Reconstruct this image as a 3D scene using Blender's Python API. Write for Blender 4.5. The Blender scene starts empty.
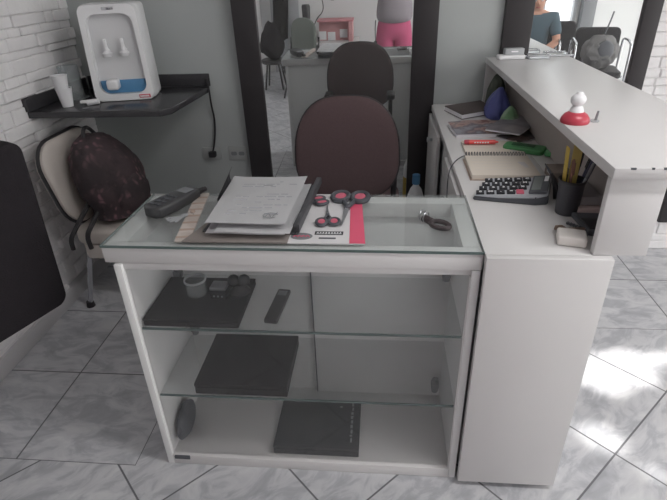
import bpy, bmesh, math, random
from mathutils import Vector, Matrix
random.seed(7)
SC = bpy.context.scene
COL = SC.collection
PI = math.pi

# ------------------------------------------------------------------ camera
cam_d = bpy.data.cameras.new('camera')
cam = bpy.data.objects.new('camera', cam_d)
COL.objects.link(cam)
cam_d.sensor_fit = 'HORIZONTAL'
cam_d.sensor_width = 36.0
cam_d.lens = 505.5 / 667.0 * 36.0
cam_d.clip_start = 0.1
cam_d.clip_end = 100
Rm = Matrix(((0.9959, -0.0129, 0.0896), (0.0846, 0.4851, -0.8704), (-0.0322, 0.8744, 0.4842)))
cam.matrix_world = Matrix.Translation((0, 0, 1.5)) @ Rm.to_4x4()
SC.camera = cam

# ------------------------------------------------------------------ light
SC.view_settings.view_transform = 'Standard'
SC.view_settings.look = 'None'
SC.view_settings.gamma = 1.0
SC.view_settings.exposure = 0.6
world = bpy.data.worlds.new('world')
SC.world = world
world.use_nodes = True
wn = world.node_tree.nodes
wn['Background'].inputs[0].default_value = (1.0, 0.99, 0.985, 1)
wn['Background'].inputs[1].default_value = 2.6
sun_d = bpy.data.lights.new('sun', 'SUN')
sun_d.energy = 5.5
sun_d.angle = math.radians(0.53)
sun_d.color = (1.0, 0.97, 0.92)
sun = bpy.data.objects.new('sun', sun_d)
COL.objects.link(sun)
SUN_DIR = Vector((-0.72, 0.15, -0.67)).normalized()
sun.rotation_euler = SUN_DIR.to_track_quat('-Z', 'Y').to_euler()
por_d = bpy.data.lights.new('shopfront_portal', 'AREA')
por_d.shape = 'RECTANGLE'
por_d.size = 4.2
por_d.size_y = 2.66
por_d.cycles.is_portal = True
por = bpy.data.objects.new('shopfront_portal', por_d)
COL.objects.link(por)
por.location = (3.42, 0.2, 1.33)
por.rotation_euler = Vector((-1, 0, 0)).to_track_quat('-Z', 'Z').to_euler()
lamp_d = bpy.data.lights.new('added_fill_light', 'AREA')  # added fill from above, no such lamp in view
lamp_d.shape = 'RECTANGLE'
lamp_d.size = 1.2
lamp_d.size_y = 0.14
lamp_d.energy = 14
lamp_d.color = (1.0, 0.99, 0.98)
lamp = bpy.data.objects.new('added_fill_light', lamp_d)
COL.objects.link(lamp)
lamp.location = (1.1, 0.7, 2.60)

# ------------------------------------------------------------------ helpers
def lin(c):
    c = c / 255.0
    return c / 12.92 if c <= 0.04045 else ((c + 0.055) / 1.055) ** 2.4

def rgb(r, g, b):
    return (lin(r), lin(g), lin(b), 1.0)

def mat(name, col, rough=0.5, var=0.06, scale=8.0, bump=0.0, bscale=60.0, metal=0.0, spec=0.5, col2=None, emit=None):
    m = bpy.data.materials.new(name)
    m.use_nodes = True
    nt = m.node_tree
    b = nt.nodes['Principled BSDF']
    tc = nt.nodes.new('ShaderNodeTexCoord')
    nz = nt.nodes.new('ShaderNodeTexNoise')
    nz.inputs['Scale'].default_value = scale
    nz.inputs['Detail'].default_value = 4
    nt.links.new(tc.outputs['Object'], nz.inputs['Vector'])
    mx = nt.nodes.new('ShaderNodeMix')
    mx.data_type = 'RGBA'
    if col2 is None:
        a = tuple(max(0, c * (1 - var)) for c in col[:3]) + (1,)
        c2 = tuple(min(1, c * (1 + var)) for c in col[:3]) + (1,)
    else:
        a, c2 = col, col2
    mx.inputs[6].default_value = a
    mx.inputs[7].default_value = c2
    if col2 is not None:
        rp = nt.nodes.new('ShaderNodeMapRange')
        rp.inputs[1].default_value = 0.42
        rp.inputs[2].default_value = 0.58
        nt.links.new(nz.outputs['Fac'], rp.inputs[0])
        nt.links.new(rp.outputs[0], mx.inputs[0])
    else:
        nt.links.new(nz.outputs['Fac'], mx.inputs[0])
    nt.links.new(mx.outputs[2], b.inputs['Base Color'])
    b.inputs['Roughness'].default_value = rough
    b.inputs['Metallic'].default_value = metal
    b.inputs['Specular IOR Level'].default_value = spec
    if bump:
        n2 = nt.nodes.new('ShaderNodeTexNoise')
        n2.inputs['Scale'].default_value = bscale
        n2.inputs['Detail'].default_value = 3
        nt.links.new(tc.outputs['Object'], n2.inputs['Vector'])
        bp = nt.nodes.new('ShaderNodeBump')
        bp.inputs['Strength'].default_value = bump
        bp.inputs['Distance'].default_value = 0.01
        nt.links.new(n2.outputs['Fac'], bp.inputs['Height'])
        nt.links.new(bp.outputs['Normal'], b.inputs['Normal'])
    return m

def glass_mat(name, tint, refl=0.12, haze=0.0):
    """thin sheet glass: clear transmission with a Fresnel reflection and an uneven pale diffuse layer"""
    m = bpy.data.materials.new(name)
    m.use_nodes = True
    nt = m.node_tree
    for n in list(nt.nodes):
        nt.nodes.remove(n)
    out = nt.nodes.new('ShaderNodeOutputMaterial')
    tr = nt.nodes.new('ShaderNodeBsdfTransparent')
    tr.inputs[0].default_value = tint
    gl = nt.nodes.new('ShaderNodeBsdfGlossy')
    gl.inputs['Roughness'].default_value = 0.03
    df = nt.nodes.new('ShaderNodeBsdfDiffuse')
    df.inputs[0].default_value = (0.75, 0.78, 0.78, 1)
    lw = nt.nodes.new('ShaderNodeLayerWeight')
    lw.inputs[0].default_value = 0.5
    pw = nt.nodes.new('ShaderNodeMath')
    pw.operation = 'POWER'
    pw.inputs[1].default_value = 4.0
    nt.links.new(lw.outputs['Facing'], pw.inputs[0])
    fr = nt.nodes.new('ShaderNodeMath')
    fr.operation = 'MULTIPLY_ADD'
    fr.inputs[1].default_value = 0.5
    fr.inputs[2].default_value = 0.03
    nt.links.new(pw.outputs[0], fr.inputs[0])
    m1 = nt.nodes.new('ShaderNodeMixShader')
    m2 = nt.nodes.new('ShaderNodeMixShader')
    nz = nt.nodes.new('ShaderNodeTexNoise')
    nz.inputs['Scale'].default_value = 5
    mr = nt.nodes.new('ShaderNodeMapRange')
    mr.inputs[3].default_value = haze * 0.6
    mr.inputs[4].default_value = haze * 1.4
    nt.links.new(nz.outputs['Fac'], mr.inputs[0])
    nt.links.new(mr.outputs[0], m2.inputs[0])
    nt.links.new(tr.outputs[0], m2.inputs[1])
    nt.links.new(df.outputs[0], m2.inputs[2])
    nt.links.new(fr.outputs[0], m1.inputs[0])
    nt.links.new(m2.outputs[0], m1.inputs[1])
    nt.links.new(gl.outputs[0], m1.inputs[2])
    nt.links.new(m1.outputs[0], out.inputs[0])
    return m

class B:
    """collects shapes into one mesh"""
    def __init__(self):
        self.bm = bmesh.new()
    def _add(self, b, M=None):
        if M is not None:
            b.transform(M)
        me = bpy.data.meshes.new('tmp')
        b.to_mesh(me)
        b.free()
        self.bm.from_mesh(me)
        bpy.data.meshes.remove(me)
        return self
    def box(self, x0, x1, y0, y1, z0, z1, bev=0.0, seg=2, M=None):
        b = bmesh.new()
        bmesh.ops.create_cube(b, size=1.0)
        for v in b.verts:
            v.co = Vector(((x0 + x1) / 2 + v.co.x * (x1 - x0), (y0 + y1) / 2 + v.co.y * (y1 - y0), (z0 + z1) / 2 + v.co.z * (z1 - z0)))
        if bev > 0:
            bmesh.ops.bevel(b, geom=list(b.edges), offset=bev, segments=seg, affect='EDGES', profile=0.5)
        return self._add(b, M)
    def prism(self, pts, z0, z1, bev=0.0, seg=2, M=None):
        b = bmesh.new()
        lo = [b.verts.new((p[0], p[1], z0)) for p in pts]
        hi = [b.verts.new((p[0], p[1], z1)) for p in pts]
        n = len(pts)
        b.faces.new(lo[::-1])
        b.faces.new(hi)
        for i in range(n):
            b.faces.new((lo[i], lo[(i + 1) % n], hi[(i + 1) % n], hi[i]))
        bmesh.ops.recalc_face_normals(b, faces=list(b.faces))
        if bev > 0:
            ed = [e for e in b.edges if abs(e.verts[0].co.z - e.verts[1].co.z) < 1e-6]
            bmesh.ops.bevel(b, geom=ed, offset=bev, segments=seg, affect='EDGES', profile=0.5)
        return self._add(b, M)
    def lathe(self, prof, seg=24, M=None):
        b = bmesh.new()
        rings = []
        for r, z in prof:
            if r < 1e-5:
                rings.append([b.verts.new((0, 0, z))])
            else:
                rings.append([b.verts.new((r * math.cos(2 * PI * i / seg), r * math.sin(2 * PI * i / seg), z)) for i in range(seg)])
        for a, c in zip(rings, rings[1:]):
            for i in range(seg):
                j = (i + 1) % seg
                if len(a) == 1 and len(c) == 1:
                    continue
                if len(a) == 1:
                    b.faces.new((a[0], c[j], c[i]))
                elif len(c) == 1:
                    b.faces.new((a[i], a[j], c[0]))
                else:
                    b.faces.new((a[i], a[j], c[j], c[i]))
        bmesh.ops.recalc_face_normals(b, faces=list(b.faces))
        return self._add(b, M)
    def cyl(self, p0, p1, r0, r1=None, seg=16):
        r1 = r0 if r1 is None else r1
        p0, p1 = Vector(p0), Vector(p1)
        d = p1 - p0
        M = Matrix.Translation(p0) @ d.to_track_quat('Z', 'Y').to_matrix().to_4x4()
        return self.lathe([(0, 0), (r0, 0), (r1, d.length), (0, d.length)], seg, M)
    def tube(self, pts, r, seg=8, closed=False, smooth=0):
        P = [Vector(p) for p in pts]
        for _ in range(smooth):
            Q = []
            n = len(P)
            rng = range(n) if closed else range(n - 1)
            if not closed:
                Q.append(P[0])
            for i in rng:
                a, c = P[i], P[(i + 1) % n]
                Q += [a * 0.75 + c * 0.25, a * 0.25 + c * 0.75]
            if not closed:
                Q.append(P[-1])
            P = Q
        b = bmesh.new()
        n = len(P)
        rings = []
        up = Vector((0, 0, 1))
        prev = None
        for i in range(n):
            if closed:
                t = P[(i + 1) % n] - P[i - 1]
            else:
                t = P[min(i + 1, n - 1)] - P[max(i - 1, 0)]
            t.normalize()
            if prev is None:
                s = t.cross(up)
                if s.length < 1e-3:
                    s = t.cross(Vector((1, 0, 0)))
            else:
                s = prev - t * prev.dot(t)
            s.normalize()
            prev = s
            u = s.cross(t)
            rr = r[i * len(r) // n] if isinstance(r, (list, tuple)) else r
            rings.append([b.verts.new(P[i] + s * (rr * math.cos(2 * PI * k / seg)) + u * (rr * math.sin(2 * PI * k / seg))) for k in range(seg)])
        m = n if closed else n - 1
        for i in range(m):
            a, c = rings[i], rings[(i + 1) % n]
            for k in range(seg):
                b.faces.new((a[k], a[(k + 1) % seg], c[(k + 1) % seg], c[k]))
        if not closed:
            b.faces.new(rings[0][::-1])
            b.faces.new(rings[-1])
        bmesh.ops.recalc_face_normals(b, faces=list(b.faces))
        return self._add(b)
    def ball(self, c, r, sub=3, noise=0.0, seed=0, M=None, freq=3.0):
        from mathutils import noise as nz
        b = bmesh.new()
        bmesh.ops.create_icosphere(b, subdivisions=sub, radius=1.0)
        rx, ry, rz = r if isinstance(r, (tuple, list)) else (r, r, r)
        for v in b.verts:
            k = 1.0
            if noise:
                k += noise * nz.fractal(v.co * freq + Vector((seed * 7.1, seed * 3.3, seed)), 1.0, 2.0, 3)
            v.co = Vector((c[0] + v.co.x * rx * k, c[1] + v.co.y * ry * k, c[2] + v.co.z * rz * k))
        return self._add(b, M)
    def pillow(self, outline, t, p=3.0, rings=8, M=None, front=1.0, back=1.0):
        """domed pad: outline in XY, thickness along Z"""
        b = bmesh.new()
        n = len(outline)
        cx = sum(q[0] for q in outline) / n
        cy = sum(q[1] for q in outline) / n
        def ring(s, z):
            return [b.verts.new((cx + (q[0] - cx) * s, cy + (q[1] - cy) * s, z)) for q in outline]
        sides = []
        mid = ring(1.0, 0)
        for sg, k in ((1, front), (-1, back)):
            prev = mid
            for i in range(1, rings):
                a = i / rings * PI / 2
                s = math.cos(a) ** (2.0 / p)
                z = sg * t / 2 * k * math.sin(a) ** (2.0 / p)
                cur = ring(max(s, 0.02), z)
                for j in range(n):
                    b.faces.new((prev[j], prev[(j + 1) % n], cur[(j + 1) % n], cur[j]))
                prev = cur
            b.faces.new(prev)
        bmesh.ops.recalc_face_normals(b, faces=list(b.faces))
        return self._add(b, M)
    def grid(self, fn, nu, nv, thick=0.0, M=None):
        b = bmesh.new()
        V = [[b.verts.new(fn(i / nu, j / nv)) for j in range(nv + 1)] for i in range(nu + 1)]
        for i in range(nu):
            for j in range(nv):
                b.faces.new((V[i][j], V[i + 1][j], V[i + 1][j + 1], V[i][j + 1]))
        if thick:
            bmesh.ops.solidify(b, geom=list(b.faces), thickness=thick)
        bmesh.ops.recalc_face_normals(b, faces=list(b.faces))
        return self._add(b, M)
    def obj(self, name, m, parent=None, M=None, label=None, angle=40):
        me = bpy.data.meshes.new(name)
        if M is not None:
            self.bm.transform(M)
        self.bm.to_mesh(me)
        self.bm.free()
        me.materials.append(m)
        for f in me.polygons:
            f.use_smooth = True
        me.set_sharp_from_angle(angle=math.radians(angle))
        o = bpy.data.objects.new(name, me)
        COL.objects.link(o)
        if parent is not None:
            o.parent = parent
        if label:
            o['label'] = label
        return o

def rrect(x0, x1, y0, y1, r, n=5):
    pts = []
    for cx, cy, a0 in ((x1 - r, y1 - r, 0), (x0 + r, y1 - r, 90), (x0 + r, y0 + r, 180), (x1 - r, y0 + r, 270)):
        for i in range(n + 1):
            a = math.radians(a0 + 90 * i / n)
            pts.append((cx + r * math.cos(a), cy + r * math.sin(a)))
    return pts

def thing(name, label, cat, loc=(0, 0, 0), rz=0.0, group=None):
    o = bpy.data.objects.new(name, None)
    o.empty_display_size = 0.05
    COL.objects.link(o)
    o.location = loc
    o.rotation_euler = (0, 0, math.radians(rz))
    o['label'] = label
    o['category'] = cat
    if group:
        o['group'] = group
    return o

def tag(o, label, cat, group=None, loc=None, rz=None):
    o['label'] = label
    o['category'] = cat
    if group:
        o['group'] = group
    if loc is not None:
        o.location = loc
    if rz is not None:
        o.rotation_euler = (0, 0, math.radians(rz))
    return o

def struct(o, label=None):
    o['kind'] = 'structure'
    if label:
        o['label'] = label
    return o

def copy_tree(o, parent=None):
    c = o.copy()
    COL.objects.link(c)
    if parent is not None:
        c.parent = parent
    for ch in list(o.children):
        copy_tree(ch, c)
    return c

def text_obj(name, body, size, m, parent=None, M=Matrix.Identity(4), thick=0.0006, bold=0.0):
    cu = bpy.data.curves.new('txt', 'FONT')
    cu.body = body
    cu.size = size
    cu.align_x = 'CENTER'
    cu.align_y = 'CENTER'
    cu.extrude = thick / 2
    cu.offset = bold
    cu.resolution_u = 2
    t = bpy.data.objects.new('txt', cu)
    COL.objects.link(t)
    dg = bpy.context.evaluated_depsgraph_get()
    me = bpy.data.meshes.new_from_object(t.evaluated_get(dg))
    me.transform(M)
    bpy.data.objects.remove(t)
    bpy.data.curves.remove(cu)
    me.name = name
    me.materials.clear()
    me.materials.append(m)
    o = bpy.data.objects.new(name, me)
    COL.objects.link(o)
    if parent is not None:
        o.parent = parent
    return o

def skin_mesh(name, V, E, R, m, parent=None, sub=2, root=0):
    me = bpy.data.meshes.new('skel')
    me.from_pydata([tuple(v) for v in V], E, [])
    o = bpy.data.objects.new('skel', me)
    COL.objects.link(o)
    sk = o.modifiers.new('s', 'SKIN')
    sk.use_smooth_shade = True
    for i, d in enumerate(me.skin_vertices[0].data):
        r = R[i]
        d.radius = r if isinstance(r, (tuple, list)) else (r, r)
        d.use_root = (i == root)
    ss = o.modifiers.new('u', 'SUBSURF')
    ss.levels = ss.render_levels = sub
    dg = bpy.context.evaluated_depsgraph_get()
    m2 = bpy.data.meshes.new_from_object(o.evaluated_get(dg))
    bpy.data.objects.remove(o)
    m2.name = name
    m2.materials.clear()
    m2.materials.append(m)
    for f in m2.polygons:
        f.use_smooth = True
    r = bpy.data.objects.new(name, m2)
    COL.objects.link(r)
    if parent is not None:
        r.parent = parent
    return r

# ------------------------------------------------------------------ materials
WHITE = mat('white_melamine', rgb(216, 214, 214), 0.35, 0.03, 3)
WHITE2 = mat('white_melamine_inner', rgb(234, 234, 234), 0.45, 0.04, 3)
PLASTIC_W = mat('white_plastic', rgb(232, 232, 234), 0.35, 0.02, 6)
BLACK_FRAME = mat('dark_wood_frame', rgb(56, 53, 55), 0.5, 0.12, 6, spec=0.3)
GREY_WALL = mat('grey_paint', rgb(176, 180, 180), 0.7, 0.03, 4, bump=0.05, bscale=90)
STONE = mat('white_painted_stone', rgb(232, 230, 231), 0.85, 0.08, 9, bump=0.5, bscale=45)
WALL_W = mat('white_paint', rgb(226, 226, 226), 0.8, 0.02, 3)
CEIL = mat('ceiling_paint', rgb(228, 228, 228), 0.9, 0.02, 3)
GRANITE = mat('dark_granite', rgb(62, 61, 64), 0.22, 0.3, 160, spec=0.4)
BLACK = mat('black_plastic', rgb(44, 42, 45), 0.4, 0.1, 20)
BLACK_MATTE = mat('black_cloth', rgb(42, 39, 42), 0.9, 0.12, 40, bump=0.3, bscale=200, spec=0.15)
BLACK_BOX = mat('black_leatherette', rgb(40, 38, 40), 0.6, 0.1, 60, bump=0.25, bscale=260, spec=0.25)
DGREY = mat('dark_grey_plastic', rgb(82, 84, 90), 0.5, 0.08, 30)
MGREY = mat('grey_plastic', rgb(128, 130, 134), 0.45, 0.06, 20)
LGREY = mat('light_grey_plastic', rgb(178, 180, 184), 0.4, 0.04, 20)
CHROME = mat('chrome', rgb(205, 206, 210), 0.16, 0.03, 10, metal=1.0)
STEEL = mat('brushed_steel', rgb(180, 182, 186), 0.3, 0.06, 30, metal=1.0)
MAROON = mat('maroon_fabric', rgb(98, 82, 84), 0.95, 0.1, 120, bump=0.4, bscale=420, spec=0.1)
BEIGE = mat('beige_leatherette', rgb(196, 188, 182), 0.5, 0.05, 8, bump=0.08, bscale=120)
PAPER = mat('paper', rgb(246, 246, 248), 0.8, 0.02, 6)
PAPER_EDGE = mat('paper_edges', rgb(228, 226, 230), 0.85, 0.08, 300)
CREAM = mat('cream_paper', rgb(224, 214, 202), 0.8, 0.03, 10)
TAUPE = mat('taupe_leatherette', rgb(136, 128, 124), 0.6, 0.06, 20, bump=0.1, bscale=200)
WOOD = mat('banded_pale_wood', rgb(200, 190, 184), 0.6, 0.06, 14, col2=rgb(184, 172, 165))
PINK = mat('pink_card', rgb(226, 92, 122), 0.5, 0.05, 10)
PINK_P = mat('pink_plastic', rgb(214, 104, 126), 0.35, 0.05, 10)
RED = mat('red_plastic', rgb(190, 66, 82), 0.3, 0.05, 10)
REDPEN = mat('red_marker_plastic', rgb(236, 92, 88), 0.35, 0.05, 10)
GREEN = mat('green_plastic', rgb(84, 150, 96), 0.4, 0.08, 20)
BLUE_BAG = mat('blue_plastic_bag', rgb(88, 94, 158), 0.4, 0.18, 14, bump=0.5, bscale=30)
GREEN_BAG = mat('green_plastic_bag', rgb(120, 160, 120), 0.45, 0.15, 14, bump=0.5, bscale=30, col2=rgb(170, 190, 165))
OLIVE = mat('dark_olive_cloth', rgb(92, 98, 88), 0.9, 0.15, 14, bump=0.5, bscale=50)
BLUE_L = mat('blue_band', rgb(86, 138, 180), 0.45, 0.04, 10)
YELLOW = mat('yellow_plastic', rgb(196, 168, 74), 0.5, 0.06, 20)
NAVY = mat('navy_plastic', rgb(58, 58, 84), 0.4, 0.1, 20)
CARD = mat('white_card', rgb(222, 220, 222), 0.35, 0.02, 10)
INK = mat('dark_ink', rgb(40, 40, 46), 0.6, 0.05, 20)
FAINT = mat('faint_print', rgb(200, 200, 208), 0.8, 0.05, 20)
BROWN = mat('brown_card', rgb(176, 156, 144), 0.7, 0.1, 30)
SKIN = mat('skin', rgb(198, 150, 128), 0.55, 0.05, 12)
HAIR = mat('dark_hair', rgb(48, 38, 36), 0.6, 0.2, 60, bump=0.4, bscale=120)
SHIRT_G = mat('grey_knit', rgb(150, 142, 148), 0.9, 0.06, 30, bump=0.25, bscale=160)
PANTS_P = mat('pink_cloth', rgb(192, 88, 124), 0.85, 0.06, 12, bump=0.2, bscale=60)
SHIRT_B = mat('teal_blue_cloth', rgb(76, 94, 104), 0.85, 0.12, 10, bump=0.2, bscale=60)
JEANS = mat('dark_trousers', rgb(60, 62, 74), 0.9, 0.08, 30)
CLOTH_GG = mat('grey_green_cloth', rgb(118, 124, 118), 0.9, 0.08, 12, bump=0.3, bscale=60)
GREY_BAG = mat('grey_nylon', rgb(108, 106, 106), 0.7, 0.1, 12, bump=0.3, bscale=60)
PINKBOX = mat('pink_cardboard', rgb(214, 160, 162), 0.7, 0.04, 10)
GLASS_TOP = glass_mat('top_glass', (0.955, 0.97, 0.967, 1), haze=0.07)
GLASS_EDGE = mat('glass_edge_green', rgb(92, 108, 106), 0.2, 0.05, 10)
GLASS_SHELF = glass_mat('shelf_glass', (0.96, 0.97, 0.968, 1), haze=0.04)
GLASS_FRONT = glass_mat('front_glass', (0.96, 0.96, 0.96, 1), haze=0.02)
CLEAR = glass_mat('clear_plastic', (0.9, 0.92, 0.93, 1), haze=0.16)

def backpack_mat():
    m = mat('patterned_backpack', rgb(60, 54, 56), 0.85, 0.1, 10, bump=0.3, bscale=80, col2=rgb(74, 63, 66), spec=0.2)
    nt = m.node_tree
    b = nt.nodes['Principled BSDF']
    src = b.inputs['Base Color'].links[0].from_socket
    v = nt.nodes.new('ShaderNodeTexVoronoi')
    v.inputs['Scale'].default_value = 26
    tc = [n for n in nt.nodes if n.type == 'TEX_COORD'][0]
    nz = nt.nodes.new('ShaderNodeTexNoise')
    nz.inputs['Scale'].default_value = 9
    ad = nt.nodes.new('ShaderNodeVectorMath')
    ad.operation = 'MULTIPLY_ADD'
    ad.inputs[1].default_value = (0.12, 0.12, 0.12)
    nt.links.new(tc.outputs['Object'], nz.inputs['Vector'])
    nt.links.new(nz.outputs['Color'], ad.inputs[0])
    nt.links.new(tc.outputs['Object'], ad.inputs[2])
    nt.links.new(ad.outputs[0], v.inputs['Vector'])
    r = nt.nodes.new('ShaderNodeMapRange')
    r.inputs[1].default_value = 0.42
    r.inputs[2].default_value = 0.16
    nt.links.new(v.outputs['Distance'], r.inputs[0])
    n3 = nt.nodes.new('ShaderNodeTexNoise')
    n3.inputs['Scale'].default_value = 5
    nt.links.new(tc.outputs['Object'], n3.inputs['Vector'])
    r3 = nt.nodes.new('ShaderNodeMapRange')
    r3.inputs[1].default_value = 0.40
    r3.inputs[2].default_value = 0.62
    nt.links.new(n3.outputs['Fac'], r3.inputs[0])
    mu = nt.nodes.new('ShaderNodeMath')
    mu.operation = 'MULTIPLY'
    nt.links.new(r.outputs[0], mu.inputs[0])
    nt.links.new(r3.outputs[0], mu.inputs[1])
    mx = nt.nodes.new('ShaderNodeMix')
    mx.data_type = 'RGBA'
    nt.links.new(mu.outputs[0], mx.inputs[0])
    nt.links.new(src, mx.inputs[6])
    mx.inputs[7].default_value = rgb(132, 100, 106)
    nt.links.new(mx.outputs[2], b.inputs['Base Color'])
    return m
BACKPACK = backpack_mat()

def magazine_mat(name, cols, scale):
    m = mat(name, cols[0], 0.6, 0.05, 10, spec=0.3)
    nt = m.node_tree
    b = nt.nodes['Principled BSDF']
    tc = [n for n in nt.nodes if n.type == 'TEX_COORD'][0]
    nz = nt.nodes.new('ShaderNodeTexNoise')
    nz.inputs['Scale'].default_value = scale
    nz.inputs['Detail'].default_value = 3
    nt.links.new(tc.outputs['Object'], nz.inputs['Vector'])
    rp = nt.nodes.new('ShaderNodeValToRGB')
    e = rp.color_ramp.elements
    e[0].position, e[0].color = 0.36, cols[0]
    e[1].position, e[1].color = 0.66, cols[-1]
    for i, c in enumerate(cols[1:-1]):
        x = e.new(0.36 + 0.30 * (i + 1) / (len(cols) - 1))
        x.color = c
    nt.links.new(nz.outputs['Fac'], rp.inputs[0])
    nt.links.new(rp.outputs[0], b.inputs['Base Color'])
    return m
MAG_A = magazine_mat('glossy_photo_cover', [rgb(204, 204, 212), rgb(160, 150, 160), rgb(226, 200, 194), rgb(176, 132, 130)], 12)
MAG_B = magazine_mat('glossy_grey_cover', [rgb(208, 206, 212), rgb(186, 180, 186), rgb(220, 214, 216)], 6)

def mirror_mat():
    m = bpy.data.materials.new('mirror_silver')
    m.use_nodes = True
    nt = m.node_tree
    for n in list(nt.nodes):
        nt.nodes.remove(n)
    out = nt.nodes.new('ShaderNodeOutputMaterial')
    g = nt.nodes.new('ShaderNodeBsdfGlossy')
    g.inputs['Color'].default_value = (0.86, 0.88, 0.88, 1)
    g.inputs['Roughness'].default_value = 0.0
    d = nt.nodes.new('ShaderNodeBsdfDiffuse')
    nz = nt.nodes.new('ShaderNodeTexNoise')
    nz.inputs['Scale'].default_value = 4
    mr = nt.nodes.new('ShaderNodeMapRange')
    mr.inputs[3].default_value = 0.03
    mr.inputs[4].default_value = 0.08
    nt.links.new(nz.outputs['Fac'], mr.inputs[0])
    d.inputs['Color'].default_value = (0.8, 0.8, 0.8, 1)
    mx = nt.nodes.new('ShaderNodeMixShader')  # pale diffuse mixed in as a painted veil over the reflections
    nt.links.new(mr.outputs[0], mx.inputs[0])
    nt.links.new(g.outputs[0], mx.inputs[1])
    nt.links.new(d.outputs[0], mx.inputs[2])
    nt.links.new(mx.outputs[0], out.inputs[0])
    return m
MIRROR = mirror_mat()

def tile_mat():
    """ceramic floor tiles with blue-grey marbling; UV = tile units (laid square or diagonally)"""
    m = bpy.data.materials.new('marbled_floor_tile')
    m.use_nodes = True
    nt = m.node_tree
    N, L = nt.nodes, nt.links
    b = N['Principled BSDF']
    uv = N.new('ShaderNodeUVMap')
    fr = N.new('ShaderNodeVectorMath'); fr.operation = 'FRACTION'
    fl = N.new('ShaderNodeVectorMath'); fl.operation = 'FLOOR'
    L.new(uv.outputs[0], fr.inputs[0]); L.new(uv.outputs[0], fl.inputs[0])
    sx = N.new('ShaderNodeSeparateXYZ'); L.new(fr.outputs[0], sx.inputs[0])
    def edge(o):
        a = N.new('ShaderNodeMath'); a.operation = 'SUBTRACT'; a.inputs[1].default_value = 0.5
        L.new(o, a.inputs[0])
        c = N.new('ShaderNodeMath'); c.operation = 'ABSOLUTE'; L.new(a.outputs[0], c.inputs[0])
        return c.outputs[0]
    mxm = N.new('ShaderNodeMath'); mxm.operation = 'MAXIMUM'
    L.new(edge(sx.outputs[0]), mxm.inputs[0]); L.new(edge(sx.outputs[1]), mxm.inputs[1])
    gr = N.new('ShaderNodeMapRange')
    gr.inputs[1].default_value = 0.4915; gr.inputs[2].default_value = 0.4945
    L.new(mxm.outputs[0], gr.inputs[0])
    wn_ = N.new('ShaderNodeTexWhiteNoise'); L.new(fl.outputs[0], wn_.inputs['Vector'])
    off = N.new('ShaderNodeVectorMath'); off.operation = 'MULTIPLY_ADD'
    off.inputs[1].default_value = (9, 9, 9)
    L.new(wn_.outputs['Color'], off.inputs[0]); L.new(uv.outputs[0], off.inputs[2])
    mp = N.new('ShaderNodeMapping'); mp.inputs['Scale'].default_value = (1.0, 2.0, 1.0)
    mp.inputs['Rotation'].default_value = (0, 0, 0.6)
    L.new(off.outputs[0], mp.inputs['Vector'])
    n1 = N.new('ShaderNodeTexNoise'); n1.inputs['Scale'].default_value = 3.0; n1.inputs['Detail'].default_value = 7
    n1.inputs['Roughness'].default_value = 0.62; n1.inputs['Distortion'].default_value = 0.9
    L.new(mp.outputs[0], n1.inputs['Vector'])
    rp = N.new('ShaderNodeValToRGB')
    e = rp.color_ramp.elements
    e[0].position, e[0].color = 0.30, rgb(168, 169, 174)
    e[1].position, e[1].color = 0.66, rgb(212, 212, 214)
    x = e.new(0.44); x.color = rgb(182, 183, 188)
    x = e.new(0.51); x.color = rgb(198, 198, 202)
    L.new(n1.outputs['Fac'], rp.inputs[0])
    mc = N.new('ShaderNodeMix'); mc.data_type = 'RGBA'
    mc.inputs[7].default_value = rgb(112, 112, 116)
    L.new(gr.outputs[0], mc.inputs[0]); L.new(rp.outputs[0], mc.inputs[6])
    L.new(mc.outputs[2], b.inputs['Base Color'])
    b.inputs['Roughness'].default_value = 0.3
    b.inputs['Specular IOR Level'].default_value = 0.4
    bp = N.new('ShaderNodeBump'); bp.inputs['Strength'].default_value = 0.4; bp.inputs['Distance'].default_value = 0.002
    bp.invert = True
    L.new(gr.outputs[0], bp.inputs['Height']); L.new(bp.outputs[0], b.inputs['Normal'])
    return m
TILE = tile_mat()

# ------------------------------------------------------------------ room shell
XL, XR, YF, YB, ZC = -1.66, 3.4, -2.0, 2.78, 2.75
bmf = bmesh.new()
uvl = bmf.loops.layers.uv.new('UVMap')
S = 0.447
def floor_quad(x0, x1, y0, y1, diag):
    vs = [bmf.verts.new((x, y, z)) for z in (0,) for x, y in ((x0, y0), (x1, y0), (x1, y1), (x0, y1))]
    f = bmf.faces.new(vs)
    for l in f.loops:
        x, y = l.vert.co.x, l.vert.co.y
        if diag:
            l[uvl].uv = ((x + y - 0.215) / 0.6255 , (y - x - 0.44) / 0.6255)
        else:
            l[uvl].uv = ((x + 0.842) / S, (y - 1.12) / S) if x1 < 0.3 else ((x - 1.376) / S, (y - 1.98) / 0.43)
floor_quad(XL - 0.1, -0.842, 1.12, YB + 0.1, False)
floor_quad(-0.842, 0.2, 1.45, YB + 0.1, False)
floor_quad(0.2, 0.58, 1.45, YB + 0.1, False)
floor_quad(0.58, XR + 0.1, 1.98, YB + 0.1, False)
floor_quad(-0.842, 0.58, YF - 0.1, 1.45, True)
floor_quad(0.58, XR + 0.1, YF - 0.1, 1.98, True)
floor_quad(XL - 0.1, -0.842, YF - 0.1, 1.12, True)
bmesh.ops.remove_doubles(bmf, verts=list(bmf.verts), dist=1e-4)
bmesh.ops.recalc_face_normals(bmf, faces=list(bmf.faces))
mef = bpy.data.meshes.new('floor')
bmf.to_mesh(mef); bmf.free()
mef.materials.append(TILE)
flo = bpy.data.objects.new('floor', mef); COL.objects.link(flo)
struct(flo, 'grey marbled ceramic tile floor')
struct(B().box(XL - 0.1, XR + 0.1, YF - 0.1, YB + 0.1, ZC, ZC + 0.1).obj('ceiling', CEIL))

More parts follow.
